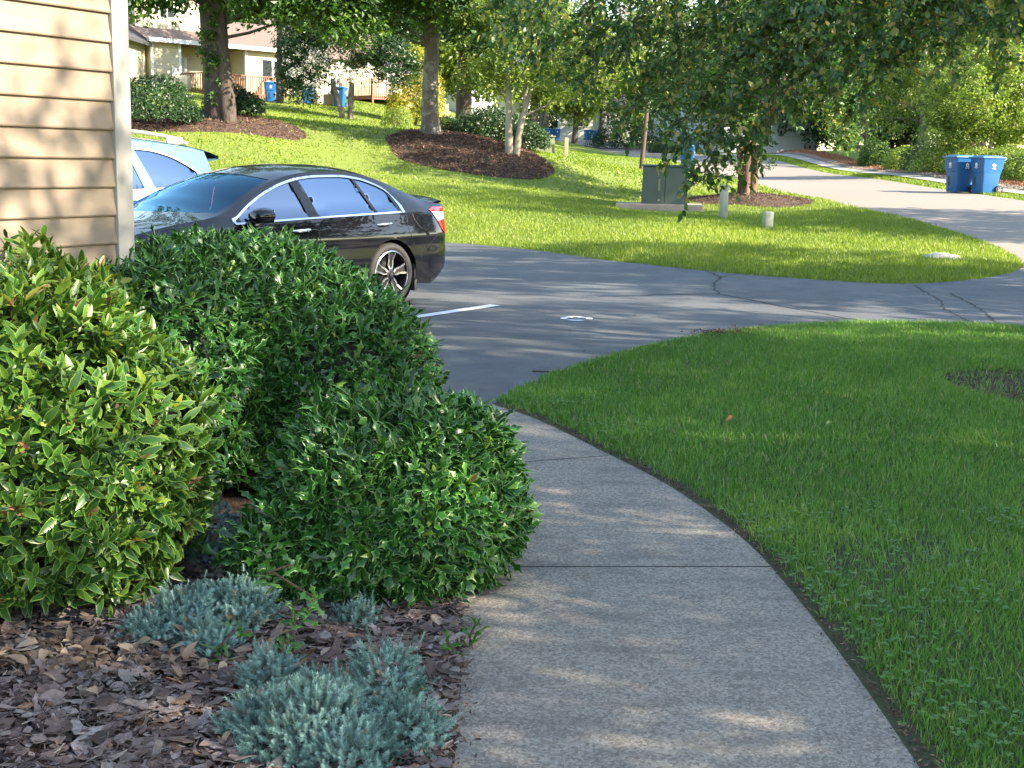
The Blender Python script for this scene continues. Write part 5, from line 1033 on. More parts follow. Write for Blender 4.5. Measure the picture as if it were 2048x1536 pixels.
def holly_bush(name, label, sds, nsh, nnew, big=.064, new_where=None, nl=7, smooth_leaf=None, base=(0, 0)):
    root = empty(name, (base[0], base[1], 0)); tag(root, label, 'bush'); o_ = np.array([base[0], base[1], 0.])
    P, N = [], []
    for sd, n in zip(sds, nsh):
        p, nm, l = shoots_on(sd, n)
        for o2 in sds:                                           # drop shoots buried inside a neighbouring lobe
            if o2 is sd: continue
            q = (np.abs((p - o2[0]) / (np.array(o2[1]) * .88)) ** o2[2]).sum(1); k = q > 1; p, nm = p[k], nm[k]
        P.append(p); N.append(nm)
    P, N = np.concatenate(P), np.concatenate(N); k = (P[:, 2] > .03) & (N[:, 1] < .55); gp_ = vnoise(P[:, [0, 2]] + P[:, [1, 1]] * .5, .10, 21) + .5 * vnoise(P[:, [1, 2]], .06, 22); k &= (gp_ < .80) | (RS.rand(len(P)) < .25); P, N = P[k], N[k]
    if smooth_leaf is not None: ks = smooth_leaf(P)
    else: ks = np.zeros(len(P), bool)
    pos, Rm = whorls(P[~ks], N[~ks], nl, (25, 82), HOLLY, big); s = big * (.75 + .5 * RS.rand(len(pos))); scatter('holly_leaves', HOLLY, pos - o_, Rm, np.c_[s * 1.08, s * (.72 + .2 * RS.rand(len(pos))), s * 1.1], M['holly'], root, smooth=True, rnd=np.clip(.42 + .24 * RS.randn(len(pos)), 0, 1))
    if ks.any():
        pos, Rm = whorls(P[ks], N[ks], 8, (22, 78), ELL, big); s = big * 1.08 * (.7 + .6 * RS.rand(len(pos))); q = np.clip((pos[:, 2] - .35) / .8, 0, 1); scatter('smooth_leaves', ELL, pos - o_, Rm, s, M['holly_new'], root, smooth=True, rnd=np.clip(.02 + .50 * q + .22 * RS.randn(len(pos)), 0, 1))  # yellower tips on top; lower leaves darkened as painted shade
    kk = RS.permutation(len(P))[:nnew]; pn = P[kk]
    pos, Rm = whorls(pn + N[kk] * .02, N[kk], 7, (8, 50), ELL, .05, lift=.6); scatter('new_leaves', ELL, pos - o_, Rm, .045 * (.7 + .6 * RS.rand(len(pos))), M['holly_new'], root, smooth=True)
    kk = RS.permutation(len(P))[:max(4, nnew // 5)]
    pos, Rm = whorls(P[kk] + N[kk] * .03, N[kk], 8, (5, 38), ELL, .05, lift=.7); scatter('bronze_leaves', ELL, pos - o_, Rm, .036 * (.7 + .6 * RS.rand(len(pos))), M['bronze_leaf'], root, smooth=True)
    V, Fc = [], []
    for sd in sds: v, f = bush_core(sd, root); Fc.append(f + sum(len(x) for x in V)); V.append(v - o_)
    np_mesh('inner_core', np.concatenate(V), np.concatenate(Fc), M['bush_shade'], root, smooth=True)
    m = MB()
    for sd in sds[:2]:
        for k in range(9): a = RS.rand() * 6.28; c = sd[0]; r = sd[1]; m.tube(limb((c[0] - o_[0] + .08 * math.cos(a), c[1] - o_[1] + .08 * math.sin(a), -.02), (c[0] - o_[0] + r[0] * .7 * math.cos(a), c[1] - o_[1] + r[1] * .7 * math.sin(a), c[2] + r[2] * .3), .1), np.linspace(.016, .005, 6), 6)
    m.build('stems', M['twig'], root, smooth=True); return root
A_ = np.array
holly_bush('holly_bush', 'large rounded spiny holly bush in front of the black sedan', [(A_([-1.36, 6.40, .46]), (.78, .74, .64), 2.6, 1, .035), (A_([-.80, 6.08, .47]), (.40, .42, .46), 2.8, 2, .035), (A_([-1.60, 5.75, .46]), (.48, .62, .64), 2.4, 3, .03)], (3700, 1200, 1300), 130, base=(-1.0, 6.2))
holly_bush('holly_bush', 'low spiny holly mound spilling onto the concrete walk edge', [(A_([-.43, 4.74, .28]), (.47, .53, .37), 2.15, 5, .04), (A_([-.78, 4.50, .14]), (.20, .20, .22), 2.1, 6, .05)], (2900, 420), 60, base=(-.45, 4.8))
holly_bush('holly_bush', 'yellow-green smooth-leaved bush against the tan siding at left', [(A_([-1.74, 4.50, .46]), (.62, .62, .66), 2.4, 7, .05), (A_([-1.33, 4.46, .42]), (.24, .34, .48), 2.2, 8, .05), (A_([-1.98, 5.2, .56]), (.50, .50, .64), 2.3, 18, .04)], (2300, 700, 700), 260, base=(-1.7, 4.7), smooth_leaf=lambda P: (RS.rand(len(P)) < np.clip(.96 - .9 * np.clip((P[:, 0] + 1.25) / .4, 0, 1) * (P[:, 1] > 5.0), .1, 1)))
def sprig(label, x, y, h, n=5, name='holly_seedling'):
    root = empty(name, (x, y, 0)); tag(root, label, 'seedling'); p = np.array([[RS.randn() * .02 * i, RS.randn() * .02 * i, h * (i + 1) / n] for i in range(n)]); nm = np.tile([0, -.3, 1.], (n, 1)); pos, Rm = whorls(p, nm, 6, (35, 90), HOLLY, .04, lift=.1); scatter('leaves', HOLLY, pos, Rm, .040 * (.7 + .6 * RS.rand(len(pos))), M['holly'], root, smooth=True, rnd=.6 + .3 * RS.rand(len(pos))); MB().tube([(0, 0, -.02)] + [tuple(q) for q in p], .004, 5).build('stem', M['twig'], root)
for (px, py), h, n, lab in [((940, 1292), .07, 2, 'small upper holly seedling at the walk edge in the mulch'), ((905, 1318), .06, 2, 'small lower holly seedling below the first at the walk edge'), ((575, 1330), .30, 9, 'upright holly sprig between the two blue junipers'), ((455, 1335), .09, 3, 'tiny holly sprig poking out of the left blue juniper')]:
    q = G(px, py); sprig(lab, q[0], q[1], h, n)
# --- blue star junipers
def juniper(label, lobes, n, base):
    root = empty('juniper', (base[0], base[1], 0)); tag(root, label, 'juniper'); o_ = np.array([base[0], base[1], 0.]); P, N = [], []
    for (c, r, k) in lobes:
        sd = (np.array(c), r, 2.0, int(abs(c[0] * 100)) + 3, .07); p, nm, l = shoots_on(sd, int(n * k), .04); P.append(p); N.append(nm)
    P, N = np.concatenate(P), np.concatenate(N); k = (P[:, 2] > .01) & (N[:, 1] < .7); P, N = P[k], N[k]
    d = N + RS.randn(*N.shape) * .35 + [0, 0, .55]; Rm = rot_from(d, RS.rand(len(d)) * 6.28); s = .034 * (.7 + .7 * RS.rand(len(P)))
    gg = vnoise(P[:, :2] * 1.0, .05, 4); scatter('foliage', SHOOT, P - o_, Rm, np.c_[s * .86, s * .86, s], M['juniper'], root, rnd=np.clip(.45 + .2 * gg + .15 * RS.randn(len(P)), 0, .93) + (RS.rand(len(P)) < .03) * .5)
    d2 = d[::2] + RS.randn(len(d[::2]), 3) * .8; Rm = rot_from(d2, RS.rand(len(d2)) * 6.28); s2 = .026 * (.7 + .6 * RS.rand(len(d2)))
    scatter('side_shoots', SHOOT, (P - N * .012)[::2] - o_, Rm, s2, M['juniper'], root, rnd=np.clip(.35 + .2 * RS.randn(len(d2)), 0, .9))
    V, Fc = [], []
    for (c, r, k) in lobes: v, f = bush_core((np.array(c), r, 2.0, int(abs(c[0] * 100)) + 3, .07), root, .84); Fc.append(f + sum(len(x) for x in V)); V.append(v + [0, 0, -.04] - o_)
    np_mesh('inner_core', np.concatenate(V), np.concatenate(Fc), M['twig'], root, smooth=True); return root
def jl(px, py, dy, r, rz, k): q = G(px, py); return ((q[0], q[1] + dy, rz * .18), (r, r * .9, rz * .85), k)
juniper('front blue-green juniper mound at the bottom of the picture by the walk', [jl(600, 1540, .10, .15, .17, .8), jl(500, 1505, .08, .08, .12, .3), jl(535, 1400, .05, .08, .13, .3), jl(640, 1450, .02, .10, .13, .35), jl(765, 1420, .04, .10, .18, .4), jl(800, 1525, .10, .10, .13, .35), jl(700, 1560, .05, .12, .12, .3)], 1500, G(650, 1480)[:2])
juniper('blue-green juniper behind, under the yellow-green bush', [jl(370, 1275, .05, .13, .13, .6), jl(470, 1262, .02, .12, .16, .5), jl(295, 1290, .02, .08, .08, .2), jl(420, 1310, .0, .08, .10, .25)], 1500, G(400, 1260)[:2])
juniper('darker juniper in shade between the two holly bushes', [jl(410, 1140, .10, .12, .20, .6), jl(715, 1262, .05, .08, .07, .12)], 900, G(420, 1130)[:2])

# --- bark chips and dry leaves on the bed
BR = sample_poly(np.array([(-2.3, 2.7), (.1, 2.7), (.05, 5.4), (-2.3, 5.4)]), 21000); BR = BR[inside(BR, BED)]; dpl = edge_dist(BR, pl); BR = BR[dpl > .015]
sz = .013 + .062 * RS.rand(len(BR)) ** 3.2; lay = RS.rand(len(BR)) * .028
for k, mm in enumerate((3, 17, 29)):
    s_ = slice(k, None, 3); n = len(BR[s_]); nm = np.tile([0, 0, 1.], (n, 1)) + RS.randn(n, 3) * .32; c = vnoise(BR[s_], .35, 6)
    ch = scatter('bark_chips', t_chip(mm, .06 + .05 * k, 7 + 2 * k), np.c_[BR[s_], lay[s_] + .004], rot_from(nm * [.62, .62, 1], RS.rand(n) * 6.28), np.c_[sz[s_] * (.9 + .9 * RS.rand(n)), sz[s_] * (.8 + .7 * RS.rand(n)), sz[s_] * .8], M['bark_chip'], rnd=np.clip(.42 + .28 * RS.randn(n) + .05 * c, 0, 1)); tag(ch, kind='stuff', label='grey and brown pine bark chips covering the planting bed', cat='mulch')
q0 = G(150, 1350)[:2]; DL = np.concatenate([q0 + RS.randn(330, 2) * [.36, .09] + [0.02, .08], sample_poly(np.array([(-2.3, 3.0), (0, 3.0), (0, 5.2), (-2.3, 5.2)]), 80)]); DL = DL[inside(DL, BED)]; n = len(DL)
dl = scatter('dry_leaves', t_leaf(.46, .5, .35), np.c_[DL, .022 + .03 * RS.rand(n)], rot_from(np.tile([0, 0, 1.], (n, 1)) + RS.randn(n, 3) * .55, RS.rand(n) * 6.28), .040 + .025 * RS.rand(n), M['dry_leaf'], smooth=True); tag(dl, kind='stuff', label='curled dry brown leaves gathered under the yellow-green bush', cat='leaf litter')
FN = sample_poly(np.array([(-2.3, 2.7), (.1, 2.7), (.05, 5.4), (-2.3, 5.4)]), 16000); FN = FN[inside(FN, BED)]; n = len(FN); tag(scatter('bark_fines', t_chip(41, .1, 5), np.c_[FN, .012 + .025 * RS.rand(n)], rot_from(np.tile([0, 0, 1.], (n, 1)) + RS.randn(n, 3) * .45, RS.rand(n) * 6.28), np.c_[.012 + .03 * RS.rand(n), .004 + .006 * RS.rand(n), .010 * np.ones(n)], M['bark_chip'], rnd=np.clip(.35 + .3 * RS.randn(n), 0, 1)), kind='stuff', label='fine splinters and needles between the bark chips of the bed', cat='mulch')
# needles, crumbs and small litter: along the walk edge, on the walk and on the lot
pe = densify(pl, .01, False); pe = pe[(pe[:, 1] > 2.8) & (pe[:, 1] < 6)]; pe = np.repeat(pe, 2, 0) + RS.randn(len(pe) * 2, 2) * .03; pe2 = densify(pr, .01, False); pe2 = pe2[pe2[:, 1] > 2.8]; pe2 = np.repeat(pe2, 3, 0) + RS.randn(len(pe2) * 3, 2) * .022 + [.03, .0]
le = np.concatenate([pe, pe2]); n = len(le); tag(scatter('edge_litter', t_chip(5, .1, 5), np.c_[le, .006 + .01 * RS.rand(n)], rot_from(np.tile([0, 0, 1.], (n, 1)) + RS.randn(n, 3) * .4, RS.rand(n) * 6.28), np.c_[.010 + .016 * RS.rand(n), .006 + .006 * RS.rand(n), .008 * np.ones(n)], M['dark_mulch']), kind='stuff', label='crumbs of soil and bark along both edges of the walk', cat='litter')
lp = sample_poly(np.array([(-3, 8.), (6, 8.), (8, 20), (-4, 20)], float), 500); lp = lp[inside(lp, LOT)]; n = len(lp); tag(scatter('lot_litter', t_chip(8, .2, 5), np.c_[lp, zf(lp[:, 0], lp[:, 1]) + .004], rot_from(np.tile([0, 0, 1.], (n, 1)) + RS.randn(n, 3) * .2, RS.rand(n) * 6.28), .012 + .02 * RS.rand(n) ** 3, M['dry_leaf'], rnd=RS.rand(n)), kind='stuff', label='small bits of dry leaf scattered over the dark asphalt', cat='litter')
q = [G(x, y)[:2] for x, y in [(1400, 670), (1440, 668), (1500, 664), (1540, 660)]]; ql = np.concatenate([densify([q[0], q[-1]], .01, False) + RS.randn(2) * 0]); ql = np.repeat(ql, 6, 0) + RS.randn(len(ql) * 6, 2) * [.06, .10]; n = len(ql); tag(scatter('leaf_drift', t_chip(12, .25, 5), np.c_[ql, .01 + .015 * RS.rand(n)], rot_from(np.tile([0, 0, 1.], (n, 1)) + RS.randn(n, 3) * .5, RS.rand(n) * 6.28), .012 + .02 * RS.rand(n), M['dark_mulch']), kind='stuff', label='dark drift of leaf litter where the grass meets the asphalt', cat='litter')
for (px, py), lab, c_, s_ in [((1465, 832), 'single fallen orange-brown leaf lying on the shaded grass', .75, .055), ((1660, 842), 'single pale yellow-green leaf on the shaded grass', .98, .035)]:
    g0 = G(px, py, .05); tag(scatter('fallen_leaf', t_leaf(.5, .4, .3), g0[None], rot_from(np.array([[.2, -.6, 1.]]), np.array([1.])), np.array([s_]), M['orange_leaf' if c_ < .9 else 'pale_leaf'], rnd=np.array([c_])), label=lab, cat='leaf')
q = [G(x, y, .012) for x, y in [(1065, 742), (1120, 744), (1145, 738), (1165, 728), (1200, 733), (1225, 722)]]; MB().tube([tuple(p) for p in smooth_line_3(q, 4)], .006, 5).build('fallen_twig', M['twig'], smooth=True, label='thin bent twig lying across the grass edge and asphalt', cat='twig')
# mulch on the far islands
for i, (nm_, pg) in enumerate(BEDS.items()):
    lab = {'island': 'dark shredded bark mound under the three trunks on the lawn', 'oak': 'dark mulch ring under the large oak at left', 'crape': 'dark mulch ring under the red-barked crape tree', 'bush': 'pale mulch patch round the small sunny bush on the slope', 'near': 'bare mulch patch in the grass at the right edge'}[nm_]
    dn = {'island': 22000, 'oak': 9000, 'crape': 7000, 'bush': 4000, 'near': 2200}[nm_]; P = sample_poly(pg, dn); n = len(P); s = (.03 + .07 * RS.rand(n)) * (1.3 if nm_ in ('island', 'oak', 'bush') else .8 if nm_ == 'crape' else .5)
    tag(scatter('bark_mulch', t_chip(20 + i, .2, 5), np.c_[P, zf(P[:, 0], P[:, 1]) + .02 * RS.rand(n)], rot_from(np.tile([0, 0, 1.], (n, 1)) + RS.randn(n, 3) * .5, RS.rand(n) * 6.28), np.c_[s * 1.3, s * .4, s * .5], M['bark_chip' if nm_ == 'bush' else 'dark_mulch']), kind='stuff', label=lab, cat='mulch')
ps_ = np.concatenate([sample_poly(np.array([(15.3, 30), (16.7, 30), (16.9, 78), (15.3, 78)], float), 22000)]); n = len(ps_); hm = .12 + .10 * vnoise(ps_, 1.2, 3); tag(scatter('pine_straw', t_chip(31, .3, 5), np.c_[ps_, zf(ps_[:, 0], ps_[:, 1]) + np.clip(hm * RS.rand(n), 0, 1)], rot_from(np.tile([0, 0, 1.], (n, 1)) + RS.randn(n, 3) * .7, RS.rand(n) * 6.28), np.c_[.16 + .1 * RS.rand(n), .03 * np.ones(n), .05 * np.ones(n)], M['pine_straw']), kind='stuff', label='reddish pine straw heaped along the bed across the street', cat='mulch')
gv = sample_poly(np.array([(14.9, 20), (15.5, 20), (15.5, 78), (14.9, 78)], float), 5000); n = len(gv); tag(scatter('edging_stones', t_chip(32, .6, 6), np.c_[gv, zf(gv[:, 0], gv[:, 1]) + .07], rot_from(np.tile([0, 0, 1.], (n, 1)) + RS.randn(n, 3) * .3, RS.rand(n) * 6.28), np.c_[.09 + .08 * RS.rand(n), .08 * np.ones(n), .10 * np.ones(n)], M['stone']), kind='stuff', label='pale edging stones between the footpath and pine straw', cat='stones')

# --- shrubs
def shrub(label, base, rx, ry, h, n, leaf, mat, name='shrub', group=None, stems=7, flat=1.0, cat='shrub'):
    b = np.array([base[0], base[1], Z(base[0], base[1])]); root = empty(name, b); tag(root, label, cat, group)
    d = unit(n); d[:, 2] = np.abs(d[:, 2]); rs = np.random.RandomState(int(abs(b[0] * 37 + b[1] * 11)) % 9999); l = sum(np.sin(d @ rs.randn(3) * (2 + k) + rs.rand() * 6) for k in range(4)) * .06
    k = (.55 + .45 * RS.rand(n) ** .5) * (1 + l); p = np.stack([d[:, 0] * k * rx, d[:, 1] * k * ry, d[:, 2] * k * h * .94 + .05 * h], 1); R = rot_from(d * .7 + unit(n) * .7 + [0, 0, .3], RS.rand(n) * 6.28)
    scatter('foliage', RH, p, R, leaf * (.6 + .8 * RS.rand(n)), M[mat], root, rnd=np.clip(.45 + 1.3 * l + .18 * RS.randn(n), 0, 1)); m = MB()
    for _ in range(stems): a = RS.rand() * 6.28; m.tube(limb((0, 0, -.05), (rx * .65 * math.cos(a), ry * .65 * math.sin(a), h * .7), .08), np.linspace(.03, .008, 6) * (h ** .5), 5)
    m.build('stems', M['twig'], root, smooth=True); return root
shrub('dark green mounded shrub against the corner board, left of the oak', gp(300, 245, 35, 43)[:2], 1.7, 1.3, 1.25, 9000, .08, 'dark_leaf')
shrub('dark green shrub spreading at the right side of the oak base', W(470, 248, 38.5)[:2], .95, .8, .85, 5000, .08, 'dark_leaf')
shrub('dark broad shrub behind the twin trunks on the mulch island', W(985, 300, 41)[:2], 1.35, 1.1, 1.05, 7000, .09, 'dark_leaf')
shrub('low dark shrub right of the twin trunks by the olive cabinet', W(1052, 312, 39.5)[:2], .75, .7, .80, 4500, .08, 'dark_leaf')
shrub('small green ground shrub between the two large trunks', W(892, 285, 41.5)[:2], .55, .5, .5, 2500, .07, 'shrub_leaf')
shrub('small sunny bush with yellow-green leaves on the pale mulch patch', gp(795, 260, 48, 60)[:2], .78, .7, .95, 2600, .08, 'bright_leaf')
shrub('yellow flowering shrub left behind the first island trunk', W(830, 222, 68)[:2], 1.5, 1.3, 4.0, 9000, .13, 'yellow_leaf')
for px, r, lab in ((1317, .62, 'small round clipped hedge ball behind the street sign'), (1343, .78, 'large round clipped hedge ball in the middle before the grey house'), (1381, .8, 'round clipped hedge ball at right before the grey house')):
    q = W(px, 289, 96); shrub(lab, q[:2], r * 1.1, r, r * 1.05, 5000, .07, 'shrub_leaf', group='clipped hedge balls by the grey house')
shrub('low dark hedge left of the clipped balls behind hanging leaves', W(1255, 285, 102)[:2], 3.2, 1.2, 2.2, 9000, .12, 'dark_leaf')
for (px, Y, rx, h, mat, lab) in [(1640, 55, 1.0, 1.1, 'bright_leaf', 'airy pale shrub across the street, first from the left'), (1700, 52, 1.2, 1.5, 'shrub_leaf', 'mid green shrub across the street, second from the left'), (1765, 50, 1.3, 1.3, 'bright_leaf', 'pale yellow-green shrub below the bright bushy tree'), (1835, 47.5, 1.1, 1.1, 'bright_leaf', 'small pale shrub just left of the pair of bins'),
                                (1600, 60, .9, 1.4, 'oak_leaf', 'upright green shrub near the red trunk across the street'), (2010, 46, 1.3, 1.2, 'bright_leaf', 'bright yellow-green shrub at the right edge behind the bins'), (2075, 44, 1.4, 1.3, 'bright_leaf', 'second bright shrub cut by the right edge of the picture')]:
    q = W(px, 320, Y); shrub(lab, (max(q[0], 16.3), Y), rx, rx, h, 4200, .10, mat)
# --- trees on the lawn
tree('oak_tree', 'large leaning double-trunk oak with ivy at the left of the lawn', 'tree', t_oak[:2], [([(-.18, .15, 0), (-.3, .1, 2.5), (-.35, .1, 5), (-.2, .2, 8), (0, .4, 12)], (.42, .35, .32, .25, .08)), ([(.12, -.1, 0), (0, -.1, 1.5), (-.1, -.05, 3.2), (-.1, 0, 5), (.4, 0, 8)], (.25, .2, .2, .18, .08))],
     [((0, 0, 9.2), (4.8, 4.2, 3.6), 210), ((-2.4, -1, 4.0), (1.9, 1.6, 1.2), 44), ((1.9, -.9, 3.9), (1.9, 1.5, 1.1), 46), ((4.4, .0, 4.4), (2.0, 1.6, 1.5), 50), ((.4, -1.2, 4.6), (2.2, 1.2, 1.0), 36), ((3.4, -.6, 2.7), (.9, .8, .5), 14), ((2.7, -.5, 3.2), (1.7, 1, .8), 40), ((1.3, -.8, 3.25), (1.0, .8, .75), 34), ((-1.9, -.8, 3.4), (1.2, .8, .65), 26)], 'oak_leaf', 'dark_bark', .17, 75, .62, 30)
iv, _ = crown('ivy', [((-.3, -.15, 2.9), (.40, .30, 2.7), 70)], None, 'oak_leaf', .11, 28, .16); iv.location = (t_oak[0], t_oak[1], t_oak[2]); iv.parent = [o for o in bpy.data.objects if o.name.startswith('oak_tree')][0]; iv.location = (0, 0, 0)
tree('island_tree', 'pale straight trunk tree at the left end of the mulch island', 'tree', t_island[:2], [([(0, 0, 0), (-.05, 0, 1.), (.0, 0, 3), (-.1, 0, 6), (.2, 0, 10)], (.33, .235, .21, .17, .05))],
     [((0, 0, 8.4), (4.2, 4, 4.0), 220), ((-1.8, -.5, 3.6), (1.7, 1.5, 1.0), 60), ((1.5, -1., 3.7), (1.6, 1.2, 1.2), 54), ((.2, -1.4, 4.5), (2, 1, 1.0), 46), ((-3.3, 0, 4.6), (1.6, 1.3, 1.3), 44)], 'oak_leaf', 'oak_bark', .17, 70, .6, 26)
q = W(927, 272, 43.5); tree('island_tree', 'dark brown straight trunk tree in the middle of the mulch island', 'tree', q[:2], [([(0, 0, 0), (0, 0, 1.2), (.05, 0, 3.2), (.1, 0, 6), (.3, 0, 11)], (.34, .26, .24, .19, .05))],
     [((0, 0, 9), (4.2, 4, 4.2), 200), ((1.5, -.8, 3.3), (1.7, 1.4, 1.2), 60), ((-1, 0, 4.3), (1.6, 1.4, 1.2), 36)], 'dark_leaf', 'dark_bark', .17, 70, .6, 22)
q = W(1026, 314, 37.5); tree('small_tree', 'slender pale twin-trunk tree at the right end of the mulch island', 'tree', q[:2], [([(-.10, 0, 0), (-.14, 0, .8), (-.16, 0, 1.6), (-.3, 0, 3.2)], (.13, .10, .09, .04)), ([(.10, 0, 0), (.18, 0, .7), (.42, .1, 1.6), (.7, .1, 3)], (.10, .08, .06, .03)), ([(.16, 0, .4), (.28, .1, 1.2), (.32, 0, 2.4)], (.07, .06, .03))],
     [((.2, 0, 3.3), (1.9, 1.6, 1.35), 130), ((-.8, 0, 2.2), (1.0, .9, .6), 36), ((1.5, -.3, 2.0), (1.1, .9, .55), 34), ((2.4, 0, 3.0), (1.2, 1., .9), 36)], 'bright_leaf', 'pale_bark', .10, 60, .38, 16, limb_r=.03)
q = W(700, 212, 64); tree('flowering_tree', 'dark leafy tree with white blossoms in front of the brown picket deck', 'tree', q[:2], [([(0, 0, 0), (.1, 0, 2), (.2, 0, 5)], (.16, .12, .05)), ([(-.3, 0, 0), (-.9, 0, 2), (-1.4, 0, 4.5)], (.13, .1, .04))],
     [((0, 0, 4.6), (3.8, 3, 2.6), 230), ((-2.4, 0, 2.6), (1.2, 1.2, 1.9), 70), ((2.2, -.6, 2.6), (1.4, .8, .9), 40)], 'dark_leaf', 'oak_bark', .16, 70, .6, 16)
ft = [o for o in bpy.data.objects if o.name.startswith('flowering_tree')][0]; bl_, _ = crown('blossoms', [((-1.6, -1.5, 2.4), (1.2, .6, 1.0), 30), ((.4, -2.0, 2.0), (1.3, .7, .5), 26), ((2.1, -1, 2.0), (1.2, .6, .7), 14)], ft, 'blossom', .11, 26, .28)
q = W(560, 206, 70); tree('evergreen_tree', 'dark evergreen tree between the cream house windows and white blossoms', 'tree', q[:2], [([(0, 0, 0), (0, 0, 3), (.1, 0, 9)], (.2, .15, .05))], [((1.2, 0, 2.3), (1.0, .9, 2.2), 60), ((1.2, 0, 6.8), (3.0, 2.6, 3.2), 150)], 'dark_leaf', 'dark_bark', .18, 70, .6, 10)
# crape myrtle at the tip of the island
tree('crape_myrtle', 'red-barked multi-trunk crape tree on the island by the utility box', 'tree', t_crape[:2], [([(-.08, 0, 0), (-.15, 0, .8), (-.35, 0, 1.8), (-.9, 0, 3.4)], (.12, .10, .08, .04)), ([(.06, .05, 0), (.08, 0, .9), (.05, 0, 2), (.1, 0, 4)], (.13, .11, .09, .04)), ([(.16, 0, 0), (.22, 0, .8), (.5, 0, 1.9), (1.0, 0, 3.4)], (.13, .11, .08, .04)), ([(-.02, -.12, 0), (-.05, -.2, 1), (-.1, -.5, 2.2), (-.2, -.8, 3.6)], (.12, .10, .08, .03))],
     [((0, 0, 4.0), (2.9, 2.6, 1.9), 200), ((-1.7, -.3, 2.5), (1.2, 1.1, .8), 50), ((1.4, -.2, 2.6), (1.2, 1.1, .7), 36), ((2.35, -.2, 1.9), (.5, .5, .65), 14), ((-.5, -.9, 1.9), (.7, .5, .7), 24)], 'crape_leaf', 'crape_bark', .115, 70, .42, 26, limb_r=.035)
q = [o for o in bpy.data.objects if o.name.startswith('crape_myrtle')][0]
sk_, _ = crown('low_foliage', [((.45, -.1, .75), (.35, .2, .25), 8), ((-.35, -.3, .6), (.25, .2, .4), 10)], q, 'crape_leaf', .07, 20, .14)
# near crape myrtle, trunk just outside the picture at right: its branches hang across the top
NT_ = np.array([5.15, 9.9, 0.]); ELL2 = t_leaf(.56, .12, .18)
root = empty('crape_myrtle', NT_); tag(root, 'near crape tree whose dark leafy branches hang across the top right', 'tree')
m = MB(); tips = []
for k, (dx, dy, tz) in enumerate([(-1.5, .2, 3.9), (-.6, -.6, 3.8), (.5, .3, 3.9), (-.8, 1.0, 3.9), (.6, -.7, 3.8)]):
    a = 2 * PI * k / 5; P = smooth_line_3([(.10 * math.cos(a), .10 * math.sin(a), -.05), (.15 * math.cos(a) + dx * .12, .15 * math.sin(a) + dy * .12, .8), (dx * .25, dy * .3, 2.1), (dx, dy, tz)], 5); m.tube(P, np.linspace(.075, .035, len(P)), 9); tips += P[8:]
br = []                                                          # hanging branches, ends in world metres
def endp(px, py, Y): return W(px, py, Y) - NT_
for px, py, Y in [(960, 20, 9.5), (1000, 75, 10.2), (1050, 115, 10.6), (1110, 150, 10.9), (1160, 190, 10.8), (1205, 262, 10.6), (1250, 225, 10.2), (1300, 245, 9.8), (1340, 262, 9.4), (1372, 366, 8.9), (1392, 372, 8.8), (1400, 290, 9.0), (1490, 300, 9.2), (1540, 200, 9.8), (1420, 180, 9.5), (1350, 130, 9.8),
                  (1590, 175, 9.3), (1640, 215, 8.9), (1690, 225, 8.6), (1740, 150, 8.8), (1790, 120, 8.6), (1850, 90, 8.5), (1900, 60, 8.3), (1960, 60, 8.0), (2020, 30, 8.2), (2010, 110, 9.6), (1250, 60, 10), (1150, 40, 10.4), (1320, 20, 9.9), (1080, 20, 10.1), (1450, 60, 9.6), (1560, 40, 9.4), (1680, 50, 9.0), (1790, 40, 8.6), (1600, 100, 9.6), (1700, 120, 9.2), (1220, 130, 10.3), (1200, 60, 10.5), (1400, 20, 9.9), (1500, 120, 9.5), (1640, 20, 9.3), (1850, 10, 8.8), (1940, 10, 8.6)]:
    br.append(endp(px, py, Y))
for px, py, Y in [(985, 60, 11), (1020, 20, 11.2), (1060, 70, 11.3), (1120, 90, 11), (1180, 120, 10.9), (1150, 165, 10.4), (1280, 160, 10.3), (1310, 90, 10.2), (1380, 230, 9.4), (1430, 260, 9.2), (1520, 240, 9.0), (1560, 150, 9.2), (1620, 150, 9.0), (1670, 190, 8.7), (1440, 130, 9.9), (1750, 90, 9.), (1820, 60, 8.8), (1890, 120, 8.3), (1980, 80, 8.4), (1350, 300, 9.1)]: br.append(endp(px, py, Y))
for _ in range(28):
    a = RS.rand() * 6.28; r = 1.2 + 2.6 * RS.rand(); br.append(np.array([r * math.cos(a) * 1.05 - .5, r * math.sin(a), 2.6 + 2.3 * RS.rand() - .12 * r]))
LP, LX, LU = [], [], []
